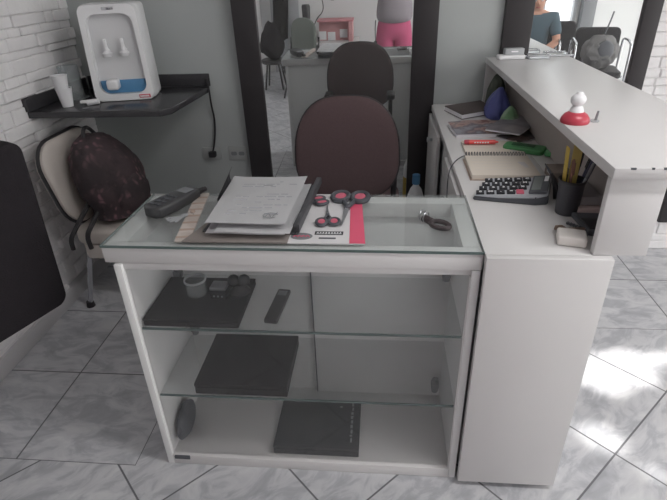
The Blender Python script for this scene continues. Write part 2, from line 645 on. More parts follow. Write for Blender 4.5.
struct(B().box(XL - 0.1, XR + 0.1, YB, YB + 0.1, 0, ZC).obj('wall_back', GREY_WALL), 'grey painted back wall')

def stone_wall(b, u0, u1, z0, z1, place, seed):
    rnd = random.Random(seed)
    z = z0
    while z < z1:
        h = min(rnd.uniform(0.032, 0.07), z1 - z)
        u = u0
        while u < u1 - 1e-4:
            l = rnd.uniform(0.06, 0.26)
            if u + l > u1 - 0.06:
                l = u1 - u
            d = rnd.uniform(0.018, 0.042)
            place(b, u, u + l, z, z + h, d, rnd)
            u += l
        z += h
def place_left(b, u0, u1, z0, z1, d, rnd):
    b.box(XL, XL + d, u0, u1, z0, z1, 0.005, 1)
wl = B().box(XL - 0.1, XL + 0.014, YF - 0.1, YB, 0, ZC)
stone_wall(wl, 0.3, YB, 0.0, ZC, place_left, 3)
struct(wl.obj('wall_left', STONE, angle=30), 'white painted split stone wall')
def place_back(b, u0, u1, z0, z1, d, rnd):
    b.box(u0 + 0.0008, u1 - 0.0008, YB - d * 0.5, YB, z0 + 0.0008, z1 - 0.0008, 0.006, 1)
wr = B().box(1.31, XR, YB - 0.006, YB + 0.01, 0.0, ZC)
stone_wall(wr, 1.31, XR, 0.0, ZC, place_back, 5)
struct(wr.obj('wall_stone_panel', STONE, angle=30), 'white stone cladding right of the mirror')

# right wall: shopfront opening to the street
rw = B()
rw.box(XR, XR + 0.15, 2.3, YB + 0.1, 0, ZC).box(XR, XR + 0.15, YF - 0.1, -1.9, 0, ZC).box(XR, XR + 0.15, -1.9, 2.3, 2.66, ZC)
struct(rw.obj('wall_right', WALL_W))
# front wall behind the photographer with a tall window
fw = B()
fw.box(XL - 0.1, 2.10, YF - 0.1, YF, 0, ZC).box(2.50, XR + 0.1, YF - 0.1, YF, 0, ZC)
fw.box(2.10, 2.50, YF - 0.1, YF, 0, 0.25).box(2.10, 2.50, YF - 0.1, YF, 2.3, ZC)
struct(fw.obj('wall_front', WALL_W))
w1 = struct(B().box(2.08, 2.12, YF - 0.06, YF + 0.02, 0.25, 2.3).box(2.48, 2.52, YF - 0.06, YF + 0.02, 0.25, 2.3)
            .box(2.12, 2.48, YF - 0.06, YF + 0.02, 0.25, 0.29).box(2.12, 2.48, YF - 0.06, YF + 0.02, 2.26, 2.3).obj('window_1', LGREY))
B().box(2.12, 2.48, YF - 0.03, YF - 0.024, 0.29, 2.26).obj('pane', CLEAR, w1)
struct(B().box(2.56, 2.72, YF, YF + 0.14, 0, ZC, 0.005).obj('trim_1', MGREY), 'grey pilaster beside the window')
struct(B().box(-1.5, -1.12, YF, YF + 0.05, 0, ZC).obj('trim_2', LGREY))
# skirting of the stone wall and the dark upright at the right
struct(B().box(XL, XL + 0.055, 1.3, YB, 0, 0.085, 0.004).obj('baseboard_left', mat('grey_skirting', rgb(196, 194, 196), 0.5)))
struct(B().box(1.56, 1.66, 2.70, 2.755, 0.2, 2.3, 0.004).obj('trim_3', BLACK_FRAME), 'dark upright board on the stone wall')
# street outside
struct(B().box(XR + 0.1, 14, -9, 9, -0.06, -0.03).obj('pavement', mat('pavement_concrete', rgb(172, 170, 166), 0.9, 0.1, 3)))
tree = thing('shade_tree', 'unseen leafy tree outside the shopfront, crown gaps shaped to dapple the sun', 'tree', (6.4, 0.5, -0.03))
B().tube([(0, 0, 0), (0.03, 0, 1.2), (-0.04, 0.05, 2.4), (-0.3, 0.0, 3.4)], [0.13, 0.11, 0.09, 0.06], 10, smooth=2).obj('trunk', mat('bark', rgb(90, 78, 68), 0.9, 0.2, 20, bump=0.6), tree)
lb = bmesh.new()
gaps = [((0.99, 1.70), 0.20, 0.12, 0.3), ((0.80, 1.34), 0.085, 0.05, -0.6), ((1.30, 1.80), 0.09, 0.05, 0.2), ((0.95, 1.17), 0.07, 0.012, -0.7)]  # openings shaped into the unseen crown so sun patches land on the floor
rnd = random.Random(11)
def in_gap(p):
    t = p.z / -SUN_DIR.z
    q = p + SUN_DIR * t
    for (gx, gy), a, c, an in gaps:
        dx, dy = q.x - gx, q.y - gy
        u = dx * math.cos(an) + dy * math.sin(an)
        w = -dx * math.sin(an) + dy * math.cos(an)
        if (u / (a + 0.045)) ** 2 + (w / (c + 0.045)) ** 2 < 1:
            return True
    return False
for i in range(17000):
    while True:
        q = Vector((rnd.uniform(-1, 1), rnd.uniform(-1, 1), rnd.uniform(-1, 1)))
        if q.length < 1:
            break
    p = Vector((6.3 + q.x * 1.9, 0.5 + q.y * 2.2, 4.3 + q.z * 1.9))
    if in_gap(p):
        continue
    a = Vector((rnd.gauss(0, 1), rnd.gauss(0, 1), rnd.gauss(0, .5))).normalized() * 0.085
    c = a.cross(Vector((rnd.gauss(0, 1), rnd.gauss(0, 1), rnd.gauss(0, 1)))).normalized() * 0.05
    p = p - Vector((6.4, 0.5, -0.03))
    lb.faces.new([lb.verts.new(p - a), lb.verts.new(p + c), lb.verts.new(p + a), lb.verts.new(p - c)])
lme = bpy.data.meshes.new('foliage'); lb.to_mesh(lme); lb.free()
lme.materials.append(mat('leaf_green', rgb(70, 96, 52), 0.6, 0.2, 4))
lo = bpy.data.objects.new('foliage', lme); COL.objects.link(lo); lo.parent = tree

# unseen ceiling lamp body, added with the fill light (its light is the area lamp above)
cl = thing('added_lamp_body', 'unseen white tube lamp added on the ceiling for fill light', 'lamp', (1.1, 0.7, 2.62))
B().box(-0.62, 0.62, -0.08, 0.08, 0.06, 0.13, 0.008).obj('housing', PLASTIC_W, cl)
B().cyl((-0.6, -0.04, 0.04), (0.6, -0.04, 0.04), 0.014).cyl((-0.6, 0.04, 0.04), (0.6, 0.04, 0.04), 0.014).obj('tube', PLASTIC_W, cl)

# ------------------------------------------------------------------ mirrors
def mirror(name, label, x0, x1, wl_, wr_, zt, lean=0.0):
    t = thing(name, label, 'mirror', ((x0 + x1) / 2, YB - 0.001, 0.1))
    t.rotation_euler = (math.radians(lean), 0, 0)   # hung leaning slightly forward at the top
    cx = (x0 + x1) / 2
    y0, y1 = -0.035, -0.001
    B().box(x0 - wl_ - cx, x0 - cx, y0, y1, 0, zt, 0.004).obj('frame_stile', BLACK_FRAME, t)
    B().box(x1 - cx, x1 + wr_ - cx, y0, y1, 0, zt, 0.004).obj('frame_stile', BLACK_FRAME, t)
    B().box(x0 - cx, x1 - cx, y0, y1, 0, 0.1, 0.004).obj('frame_rail', BLACK_FRAME, t)
    B().box(x0 - cx, x1 - cx, y0, y1, zt - 0.1, zt, 0.004).obj('frame_rail', BLACK_FRAME, t)
    B().box(x0 - cx - 0.005, x1 - cx + 0.005, -0.015, -0.003, 0.09, zt - 0.09).obj('mirror_glass', MIRROR, t)
    return t
mirror('wall_mirror', 'tall dark-framed wall mirror behind the maroon office chair', -0.625, 0.152, 0.12, 0.122, 2.1, 1.5)
mirror('wall_mirror', 'dark-framed wall mirror rising behind the white bar counter', 0.727, 1.232, 0.135, 0.08, 2.1)

# ------------------------------------------------------------------ granite shelf
sh = thing('granite_shelf', 'dark granite corner shelf with upstands carrying the water dispenser', 'shelf', (XL, YB, 0.94))
pts = [(0.03, -0.015), (0.03, -0.555), (0.66, -0.545), (0.70, -0.50), (0.725, -0.09), (0.73, -0.015)]
B().prism(pts, 0, 0.03, 0.004).obj('slab', GRANITE, sh)
B().box(0.05, 0.735, -0.018, -0.001, 0.03, 0.095, 0.003).obj('back_upstand', GRANITE, sh)
B().box(0.012, 0.045, -0.56, -0.02, 0.03, 0.09, 0.003).obj('side_upstand', GRANITE, sh)

# water dispenser
wd = thing('water_dispenser', 'white countertop water dispenser with two taps and blue drip band', 'water dispenser', (-1.268, 2.525, 0.97), 13)
W2, HD = 0.142, 0.43
def disp_out(x0, x1, y0, y1, r):
    return rrect(x0, x1, y0, y1, r)
# body: back shell, deep surround with a recessed face
b = B()
b.prism(rrect(-W2, W2, -0.055, 0.125, 0.03), 0, HD, 0.02, 3)
b.obj('body', PLASTIC_W, wd)
b = B()
def sweep_frame(bb):
    o = rrect(-W2, W2, 0.0, HD, 0.035, 6)
    i = rrect(-W2 + 0.032, W2 - 0.028, 0.035, HD - 0.04, 0.05, 6)
    bm_ = bmesh.new()
    n = len(o)
    rings = []
    for pts_, y in ((o, -0.05), (o, -0.085), ([(q[0] * 0.985, 0.004 + q[1] * 0.985) for q in o], -0.095), (i, -0.095), (i, -0.05)):
        rings.append([bm_.verts.new((q[0], y, q[1])) for q in pts_])
    for a, c in zip(rings, rings[1:]):
        for k in range(n):
            bm_.faces.new((a[k], a[(k + 1) % n], c[(k + 1) % n], c[k]))
    bmesh.ops.recalc_face_normals(bm_, faces=list(bm_.faces))
    bb._add(bm_)
sweep_frame(b)
b.obj('surround', PLASTIC_W, wd)
B().prism(rrect(-W2 + 0.03, W2 - 0.026, 0.034, HD - 0.038, 0.05), -0.062, -0.052, M=Matrix.Rotation(PI / 2, 4, 'X') @ Matrix.Scale(-1, 4, (0, 0, 1)) if False else Matrix(((1, 0, 0, 0), (0, 0, 1, 0), (0, 1, 0, 0), (0, 0, 0, 1)))).obj('face_plate', mat('pale_grey_plastic', rgb(214, 214, 216), 0.4, 0.02), wd)
B().box(-W2 + 0.035, W2 - 0.03, -0.072, -0.056, 0.036, 0.096, 0.004).obj('drip_band', BLUE_L, wd)
B().box(-0.07, -0.015, -0.125, -0.06, 0.058, 0.105, 0.012, 3).obj('drip_cup', PLASTIC_W, wd)
for tx in (-0.04, 0.042):
    tp = B().lathe([(0, -0.03), (0.022, -0.03), (0.026, -0.022), (0.03, -0.012), (0.014, 0.0), (0.011, 0.025), (0, 0.028)], 16, Matrix.Translation((tx, -0.09, 0.232)) @ Matrix.Scale(0.82, 4))
    tp.box(tx - 0.010, tx + 0.010, -0.09, -0.055, 0.218, 0.238, 0.004)
    tp.obj('tap', PLASTIC_W, wd)
    B().box(tx - 0.007, tx + 0.007, -0.10, -0.085, 0.25, 0.285, 0.003).obj('tap_lever', PLASTIC_W, wd)
B().box(0.068, 0.121, -0.099, -0.094, 0.012, 0.028, 0.001).obj('red_badge', RED, wd, label='red badge with white marks')
b = B()
for k in range(7):
    b.box(0.073 + k * 0.0062, 0.0775 + k * 0.0062, -0.1, -0.0985, 0.016, 0.024)
b.obj('badge_lettering', PAPER, wd)
B().box(-0.02, 0.035, -0.098, -0.094, HD - 0.024, HD - 0.012, 0.001).obj('top_emblem', CHROME, wd)

for ch in wd.children:            # the cabinet narrows slightly towards its top
    for v in ch.data.vertices:
        v.co.x *= 1.0 - 0.09 * v.co.z / HD
# cups on the shelf
cp = thing('paper_cup', 'stack of two white disposable cups on the granite shelf', 'cup', (-1.485, 2.325, 0.97), 0)
for dz, nm in ((0, 'cup'), (0.052, 'upper_cup')):
    B().lathe([(0, 0.002), (0.024, 0.002), (0.036, 0.085), (0.038, 0.088), (0.035, 0.086), (0.023, 0.006), (0, 0.006)], 24, Matrix.Translation((0.0 - dz * 0.12, 0, dz * 1.1))).obj(nm, PLASTIC_W, cp)
cd = thing('cup_holder', 'clear plastic cup dispenser behind the white cups in the corner', 'holder', (-1.545, 2.50, 0.9702), 0)
B().lathe([(0.048, 0.0), (0.048, 0.16), (0.046, 0.16), (0.046, 0.004), (0, 0.004), (0, 0)], 20).obj('tube', CLEAR, cd)
B().box(-0.06, 0.06, -0.05, 0.05, -0.0, 0.006, 0.002).obj('base', CLEAR, cd)
lid = tag(B().cyl((0, 0, 0), (0.055, 0, 0.006), 0.014, 0.012).box(-0.03, 0.0, -0.012, 0.012, 0, 0.012, 0.003).obj('tap_spout', PLASTIC_W), 'small white plastic spout lying beside the cups', 'spout', loc=(-1.40, 2.35, 0.975), rz=10)
lid.location.z = 0.982

# power cord and sockets on the back wall
tag(B().tube([(-0.935, 2.755, 1.01), (-0.925, 2.74, 0.96), (-0.93, 2.75, 0.88), (-0.925, 2.765, 0.78), (-0.945, 2.765, 0.66), (-0.965, 2.76, 0.60)], 0.005, 8, smooth=2)
    .box(-0.985, -0.945, 2.735, 2.77, 0.575, 0.608, 0.006).obj('power_cord', BLACK), 'black power cord dropping from the granite shelf to the socket', 'cord')
so = thing('wall_socket', 'pale wall socket that the black cord is plugged into', 'socket', (-0.975, YB, 0.59))
B().box(-0.055, 0.055, -0.010, 0, -0.035, 0.035, 0.003).obj('cover_plate', mat('grey_white_plastic', rgb(172, 174, 174), 0.5), so)
B().box(-0.02, 0.02, -0.012, -0.0095, -0.014, 0.014, 0.001).obj('outlet', MGREY, so)
so = thing('wall_socket', 'pale double wall socket beside the dark mirror frame', 'socket', (-0.82, YB, 0.59))
B().box(-0.055, 0.055, -0.010, 0, -0.04, 0.04, 0.003).obj('cover_plate', bpy.data.materials['grey_white_plastic'], so)
for dx in (-0.022, 0.022):
    o_ = B().prism(rrect(-0.017, 0.017, -0.011, 0.011, 0.009), 0, 0.003, M=Matrix.Translation((dx, -0.0095, 0)) @ Matrix.Rotation(PI / 2, 4, 'X'))
    o_.obj('outlet', MGREY, so)

# ------------------------------------------------------------------ white display case
X0, X1, Y0, Y1, H = -0.728, 0.262, 1.138, 1.50, 0.855
dc = thing('display_case', 'white glass-topped display case with two glass shelves', 'display case', (X0, Y0, 0))
Wd, Dp = X1 - X0, Y1 - Y0
TOP = Matrix.Translation((Wd, 0, 0)) @ Matrix.Rotation(math.radians(-0.6), 4, 'Z') @ Matrix.Translation((-Wd, 0, 0))
B().box(0, 0.022, 0, Dp, 0, 0.81, 0.002).obj('side_panel', WHITE2, dc)
B().box(Wd - 0.022, Wd, 0, Dp, 0, 0.81, 0.002).obj('side_panel', WHITE2, dc)
B().box(0, 0.024, 0.010, 0.02, 0.0, 0.79, 0.002).obj('front_stile', WHITE, dc)
B().box(Wd - 0.026, Wd, 0.004, 0.02, 0.0, 0.79, 0.002).obj('front_stile', WHITE, dc)
B().box(0, Wd, 0.011, 0.02, 0.79, 0.811, 0.002).obj('front_rail', WHITE, dc)
B().box(0.022, Wd - 0.022, 0.0, Dp, 0.0, 0.042, 0.002).obj('bottom_panel', WHITE, dc)
b = B()
b.box(-0.027, Wd + 0.002, 0.0, 0.04, 0.812, 0.859, 0.002)
b.box(-0.027, Wd + 0.002, Dp - 0.045, Dp + 0.004, 0.812, 0.859, 0.002)
b.box(-0.027, 0.03, 0.04, Dp - 0.045, 0.812, 0.859, 0.002)
b.box(Wd - 0.045, Wd + 0.002, 0.04, Dp - 0.045, 0.812, 0.859, 0.002)
b.obj('top_frame', WHITE, dc, TOP)
B().box(0.022, 0.515, Dp - 0.018, Dp - 0.008, 0.042, 0.81, 0.001).obj('sliding_door', WHITE2, dc)
B().box(0.495, Wd - 0.022, Dp - 0.03, Dp - 0.02, 0.042, 0.81, 0.001).obj('sliding_door', WHITE2, dc)
B().box(0.492, 0.496, Dp - 0.033, Dp - 0.019, 0.045, 0.81).obj('door_edge_strip', DGREY, dc)
for nm, z in (('glass_shelf', 0.575), ('glass_shelf', 0.305)):
    g = B().box(0.024, Wd - 0.024, 0.022, Dp - 0.035, z, z + 0.006).obj(nm, GLASS_SHELF, dc)
    B().box(0.024, Wd - 0.024, 0.0185, 0.0218, z - 0.0005, z + 0.0065).obj('shelf_edge', GLASS_EDGE, g)
g = B().box(-0.027, Wd + 0.002, 0.0, Dp + 0.005, 0.8595, 0.8665).obj('glass_top', GLASS_TOP, dc, TOP)
B().box(-0.028, Wd + 0.003, -0.0025, -0.0002, 0.8595, 0.8665).box(-0.029, -0.0272, -0.0025, Dp + 0.005, 0.8595, 0.8665).box(Wd + 0.0022, Wd + 0.0032, -0.0025, Dp + 0.005, 0.8595, 0.8665).obj('glass_edge', GLASS_EDGE, g, TOP)
B().box(0.024, Wd - 0.026, 0.0125, 0.0165, 0.042, 0.79).obj('front_glass', GLASS_FRONT, dc)
B().box(0.03, 0.085, -0.006, 0.0005, 0.03, 0.045, 0.002).obj('glass_clip', DGREY, dc)
for (x, y, z) in ((0.05, Dp - 0.05, 0.36), (Wd - 0.045, Dp - 0.055, 0.12), (0.034, Dp - 0.06, 0.60), (Wd - 0.04, Dp - 0.06, 0.62)):  # small bracket shapes standing in for dark reflections inside the case
    B().cyl((x, y, z - 0.03), (x, y, z + 0.03), 0.012).box(x - 0.014, x + 0.014, y - 0.012, y + 0.02, z - 0.018, z + 0.01, 0.004).obj('reflection_bracket', MGREY, dc)
ZS1, ZS2, ZS0 = 0.5812, 0.3112, 0.0425

def case_box(name, label, cat, x0, x1, y0, y1, z, h, shear=0.0, m=BLACK_BOX, lid=True):
    t = thing(name, label, cat, ((x0 + x1) / 2, (y0 + y1) / 2, z))
    a, d = (x1 - x0) / 2, (y1 - y0) / 2
    q = [(-a, -d), (a, -d), (a + shear, d), (-a + shear, d)]
    B().prism(q, 0, h * 0.62, 0.003).obj('body', m, t)
    B().prism([(u * 1.006, w * 1.006) for u, w in q], h * 0.66, h, 0.003).obj('lid', m, t)
    return t
t = case_box('flat_case', 'wide flat black case on the upper glass shelf under the small ornaments', 'case', -0.70, -0.41, 1.165, 1.40, ZS1, 0.028)
t = case_box('flat_case', 'black box standing on the middle glass shelf', 'case', -0.585, -0.285, 1.165, 1.42, ZS2, 0.045, m=mat('black_fabric_box', rgb(44, 41, 43), 0.75, 0.1, 60, spec=0.2))
t = case_box('flat_case', 'charcoal box with faint lettering on the case floor', 'case', -0.352, -0.06, 1.165, 1.38, ZS0, 0.04, m=mat('charcoal_card', rgb(66, 66, 69), 0.6, 0.06, 40, spec=0.3))
b = B()
rnd = random.Random(2)
yy = -0.08
while yy < 0.09:
    l = rnd.uniform(0.006, 0.02)
    b.box(0.112 + rnd.uniform(0, 0.004), 0.122, yy, yy + l, 0.0401, 0.0405)
    yy += l + 0.006
b.box(0.07, 0.08, 0.075, 0.083, 0.0401, 0.0405)
b.obj('lettering', MGREY, t)
# ornaments on the flat case
gl_ = thing('glass_jar', 'small clear glass jar on the flat black case', 'jar', (-0.575, 1.30, ZS1 + 0.028))
B().lathe([(0, 0), (0.026, 0), (0.032, 0.006), (0.033, 0.055), (0.030, 0.055), (0.028, 0.008), (0, 0.006)], 20).obj('jar', CLEAR, gl_)
B().lathe([(0.031, 0.052), (0.035, 0.052), (0.035, 0.058), (0.031, 0.058), (0.031, 0.052)], 20).obj('rim', LGREY, gl_)
mb = thing('trinket_box', 'little dark trinket box with silver lid and studs beside the jar', 'box', (-0.497, 1.295, ZS1 + 0.028), -3)
B().box(-0.026, 0.026, -0.022, 0.022, 0, 0.03, 0.003).obj('box', BLACK, mb)
B().box(-0.026, 0.026, -0.022, 0.022, 0.031, 0.042, 0.003).obj('lid', STEEL, mb)
b = B()
for dx in (-0.013, 0.0, 0.013):
    b.ball((dx, -0.023, 0.012), 0.0035, 1)
b.obj('studs', STEEL, mb)
bd = thing('black_ornament', 'black double-knobbed ornament at the right end of the flat black case', 'ornament', (-0.44, 1.315, ZS1 + 0.028))
B().lathe([(0, 0), (0.03, 0), (0.034, 0.008), (0.022, 0.02), (0.018, 0.034), (0, 0.036)], 18).obj('base', BLACK, bd)
B().ball((-0.016, 0, 0.045), 0.02, 2).ball((0.018, 0, 0.046), 0.02, 2).obj('knobs', BLACK, bd)
rc = thing('remote_control', 'narrow dark remote control lying on the upper glass shelf', 'remote', (-0.312, 1.275, ZS1), -5)
B().box(-0.021, 0.021, -0.085, 0.085, 0, 0.016, 0.005, 3).obj('body', mat('dark_remote_plastic', rgb(70, 68, 70), 0.5), rc)
B().box(-0.014, 0.014, 0.045, 0.072, 0.016, 0.0172, 0.0005).obj('display', MGREY, rc)
pz = B().ball((0, 0, 0.062), (0.022, 0.075, 0.062), 3, 0.12, 4).obj('reflection_lump', DGREY)  # grey lump standing in for a dark reflection on the case floor
tag(pz, 'dark reflection modelled as a grey pouch in the left corner of the case floor', 'lump', loc=(-0.683, 1.245, ZS0))

# ------------------------------------------------------------------ reception desk
dk = thing('reception_desk', 'white reception desk with open drawer and door, right of the display case', 'desk', (0.2665, 1.11, 0))
DX, DY = 0.3035, 1.632
B().box(0, DX, 0.0225, DY, 0.836, 0.864, 0.001).obj('desk_top', WHITE, dk)
B().box(0.0, DX, 0.0, 0.022, 0.022, 0.864, 0.0015).obj('front_panel', WHITE, dk)
B().box(0.01, DX - 0.03, 0.025, 0.045, 0.0, 0.022).obj('plinth', DGREY, dk)
B().box(DX - 0.02, DX, 0.026, DY, 0.0, 0.835, 0.0015).obj('side_panel', WHITE, dk)
B().box(0.02, 0.035, 0.026, 1.62, 0.0, 0.835, 0.001).obj('inner_panel', WHITE2, dk)
B().box(0.035, DX - 0.02, 1.612, DY, 0.0, 0.835, 0.001).obj('end_panel', WHITE2, dk)
d_ = B().box(-0.012, 0.004, 1.16, 1.60, 0.12, 0.825, 0.002).obj('door', WHITE, dk)
B().lathe([(0, 0), (0.008, 0), (0.007, 0.012), (0.013, 0.018), (0.013, 0.026), (0, 0.028)], 14, Matrix.Translation((-0.012, 1.36, 0.755)) @ Matrix.Rotation(-PI / 2, 4, 'Y')).obj('knob', LGREY, d_)
d_ = B().box(-0.015, -0.001, 0.46, 0.84, 0.60, 0.84, 0.002).box(-0.001, 0.2, 0.47, 0.482, 0.62, 0.80).box(-0.001, 0.2, 0.818, 0.83, 0.62, 0.80).box(-0.001, 0.2, 0.48, 0.82, 0.62, 0.628).obj('drawer', WHITE, dk)
B().lathe([(0, 0), (0.010, 0), (0.008, 0.012), (0.015, 0.018), (0.015, 0.028), (0, 0.03)], 14, Matrix.Translation((-0.015, 0.64, 0.745)) @ Matrix.Rotation(-PI / 2, 4, 'Y')).obj('knob', BLACK, d_, label='black drawer knob')
for z0, z1 in ((0.34, 0.585), (0.05, 0.325)):
    d_ = B().box(0.003, 0.018, 0.46, 0.84, z0, z1, 0.002).obj('drawer', WHITE, dk)
    B().lathe([(0, 0), (0.010, 0), (0.008, 0.012), (0.015, 0.018), (0.015, 0.028), (0, 0.03)], 14, Matrix.Translation((0.003, 0.64, (z0 + z1) / 2)) @ Matrix.Rotation(-PI / 2, 4, 'Y')).obj('knob', BLACK, d_, label='black drawer knob')

# raised bar counter
bc = thing('bar_counter', 'white raised bar counter running along the desk to the mirror', 'counter', (0.525, 1.12, 0.864))
BY = 1.618
B().box(-0.004, 0.392, 0.0, BY, 0.203, 0.230, 0.002).obj('top_board', WHITE, bc)
B().box(0, 0.125, 0.012, 0.034, 0.0005, 0.2025, 0.0015).obj('end_panel', WHITE, bc)
B().box(0, 0.125, BY - 0.022, BY, 0.0005, 0.2025, 0.0015).obj('end_panel', WHITE, bc)
B().box(0.105, 0.125, 0.034, BY - 0.022, -0.01, 0.2025, 0.001).obj('back_panel', mat('recess_shade_board', rgb(168, 160, 156), 0.7), bc, label='back board of the recess with shade in its colour')  # shade under the bar is put into this board's colour
B().box(0.046, 0.105, 0.036, BY, -0.010, 0.0004, 0.001).obj('bottom_board', WHITE, bc)
b = B()
for (x, y, l) in ((0.03, 0.0, 0.012), (0.075, 0.0, 0.006), (0.1, 0.0, 0.008)):
    b.box(x, x + l, -0.0004, 0.004, 0.2265, 0.2304)
b.obj('edge_chips', DGREY, bc)

ZD = 0.8645
ZG = 0.8668
# ------------------------------------------------------------------ on the bar
tk = thing('figurine', 'small white round-headed figurine on a red domed base on the bar', 'ornament', (0.556, 1.505, 1.0942), 8)
B().lathe([(0, 0), (0.038, 0), (0.040, 0.004), (0.038, 0.014), (0.031, 0.024), (0.020, 0.031), (0, 0.033)], 24).obj('base', RED, tk)
B().lathe([(0, 0.028), (0.020, 0.030), (0.017, 0.042), (0.010, 0.050), (0, 0.052)], 18).obj('body', PLASTIC_W, tk)
B().ball((-0.001, 0, 0.064), (0.021, 0.019, 0.019), 3).lathe([(0, 0), (0.012, 0.0), (0.008, 0.007), (0, 0.009)], 16, Matrix.Translation((0.0, 0, 0.079))).obj('head', PLASTIC_W, tk)
ck = thing('clear_stand', 'tiny clear plastic stand with grey tip beside the figurine', 'stand', (0.612, 1.512, 1.0942))
B().lathe([(0, 0), (0.014, 0), (0.014, 0.004), (0, 0.005)], 16).obj('base', CLEAR, ck)
B().cyl((0.004, 0, 0.004), (0.007, 0, 0.03), 0.004, 0.003).obj('tip', MGREY, ck)
pd = tag(B().prism(rrect(-0.065, 0.065, -0.028, 0.028, 0.012), 0, 0.02, 0.006, 3).obj('folded_cloth', PLASTIC_W), 'folded white cloth at the mirror end of the bar', 'cloth', loc=(0.625, 2.665, 1.0945), rz=2)
gb = thing('card_box', 'small grey box sitting on the folded white cloth', 'box', (0.637, 2.668, 1.1150), 2)
B().box(-0.045, 0.045, -0.02, 0.02, 0, 0.028, 0.002).obj('box', LGREY, gb)
B().box(-0.016, 0.016, -0.0206, -0.0201, 0.012, 0.018).obj('print', PAPER, gb)
tr = thing('metal_tray', 'small silver tray beside the folded cloth on the bar', 'tray', (0.755, 2.675, 1.0945), 3)
B().prism(rrect(-0.05, 0.05, -0.03, 0.03, 0.01), 0, 0.004, 0.001).obj('base', STEEL, tr)
b = B()
b.tube([(q[0], q[1], 0.014) for q in rrect(-0.052, 0.052, -0.032, 0.032, 0.012)], 0.003, 6, True)
for q in ((-0.05, -0.03), (0.05, -0.03), (-0.05, 0.03), (0.05, 0.03)):
    b.cyl((q[0] * .97, q[1] * .97, 0.002), (q[0] * 1.0, q[1] * 1.0, 0.014), 0.003)
b.obj('rim', CHROME, tr)
tag(B().cyl((-0.05, 0, 0.005), (0.05, 0, 0.005), 0.005).ball((0.052, 0, 0.006), 0.006, 2).obj('metal_comb_rod', CHROME), 'thin chrome rod beside the silver tray on the bar', 'rod', loc=(0.872, 2.70, 1.095), rz=4)

# ------------------------------------------------------------------ on the desk
nbk = thing('diary', 'dark brown covered diary at the far end of the desk', 'book', (0.435, 2.575, ZD), 0)
dq = [(-0.118, 0.02), (-0.055, -0.155), (0.125, -0.045), (0.075, 0.13)]
B().prism([(x * 0.985, y * 0.985) for x, y in dq], 0.003, 0.021, 0).obj('pages', PAPER_EDGE, nbk)
B().prism(dq, 0.0215, 0.025, 0.0012).obj('cover', mat('dark_brown_cover', rgb(84, 74, 72), 0.55, 0.08, 20), nbk)
B().prism(dq, 0.0, 0.0028, 0.001).obj('back_cover', bpy.data.materials['dark_brown_cover'], nbk)

def magazine(label, loc, rz, w, h, t, m, group='magazines on the desk'):
    g = thing('magazine', label, 'magazine', loc, rz, group)
    B().grid(lambda u, v: Vector((-w / 2 + u * w, -h / 2 + v * h, t + 0.006 * (math.sin(u * 3.0) - 0.3) * v)), 12, 6, 0.0012).obj('cover', m, g)
    B().box(-w / 2 + 0.002, w / 2 - 0.002, -h / 2 + 0.002, h / 2 - 0.002, 0.0, max(t - 0.004, 0.002)).obj('pages', PAPER_EDGE, g)
    return g
magazine('glossy magazine with a photo cover lying nearest the diary', (0.435, 2.235, ZD), 4, 0.25, 0.20, 0.017, MAG_A)
magazine('grey-covered magazine on top, fanned to the right of the photo cover', (0.565, 2.215, ZD + 0.024), -32, 0.15, 0.25, 0.010, MAG_B)
magazine('folded magazine sticking out from under the grey-covered one', (0.595, 2.14, ZD), -52, 0.12, 0.20, 0.008, magazine_mat('dull_cover', [rgb(150, 146, 150), rgb(110, 98, 98), rgb(170, 150, 146)], 10))

pen = thing('marker_pen', 'red marker pen lying on the open notebook', 'pen', (0.40, 2.0, ZD + 0.021), -1)
B().cyl((-0.052, 0, 0), (0.052, 0, 0), 0.009, 0.0085).cyl((0.052, 0, 0), (0.064, 0, 0), 0.006, 0.002).obj('barrel', REDPEN, pen)
B().cyl((-0.068, 0, 0), (-0.050, 0, 0), 0.0085, 0.0098).obj('cap', RED, pen)
b = B()
for k in range(6):
    b.box(-0.03 + k * 0.010, -0.024 + k * 0.010, -0.0094, -0.0088, -0.002, 0.003)
b.obj('print', PAPER, pen)

nb = thing('spiral_notebook', 'open spiral notebook with cream pages behind the calculator', 'notebook', (0.425, 1.855, ZD), -1)
B().box(-0.112, 0.112, -0.215, -0.010, 0.0, 0.018, 0.001).obj('page_stack', CREAM, nb)
B().box(-0.100, 0.118, 0.012, 0.20, 0.0, 0.010, 0.001).obj('turned_pages', CREAM, nb)
B().box(-0.118, 0.118, -0.22, -0.005, -0.0, 0.0022, 0.0005).obj('back_cover', BROWN, nb)
b = B()
for k in range(22):
    x = -0.105 + k * 0.010
    b.tube([(x, 0.013 * math.cos(a), 0.016 + 0.011 * math.sin(a)) for a in [i * 2 * PI / 10 for i in range(10)]], 0.0016, 5, True)
b.obj('spiral_wire', DGREY, nb)
b = B()
for (x, y, z) in ((0.075, -0.09, 0.0182), (0.075, 0.10, 0.0102)):
    for k in range(5):
        b.box(x - 0.012 + 0.003 * k, x + 0.012 + 0.001 * k, y - 0.012 * k, y - 0.012 * k + 0.005, z, z + 0.0003)
for k in range(5):
    b.box(-0.095, 0.04, -0.04 - 0.03 * k, -0.0394 - 0.03 * k, 0.0182, 0.0184)
b.obj('print', FAINT, nb)
tag(B().tube([(0.325, 1.86, ZD + 0.012), (0.30, 1.83, ZD + 0.02), (0.262, 1.78, ZD + 0.012), (0.243, 1.75, 0.84), (0.246, 1.735, 0.72), (0.245, 1.74, 0.62)], 0.0022, 6, smooth=2).obj('thin_cord', DGREY), 'thin dark cord from the notebook over the desk edge', 'cord')

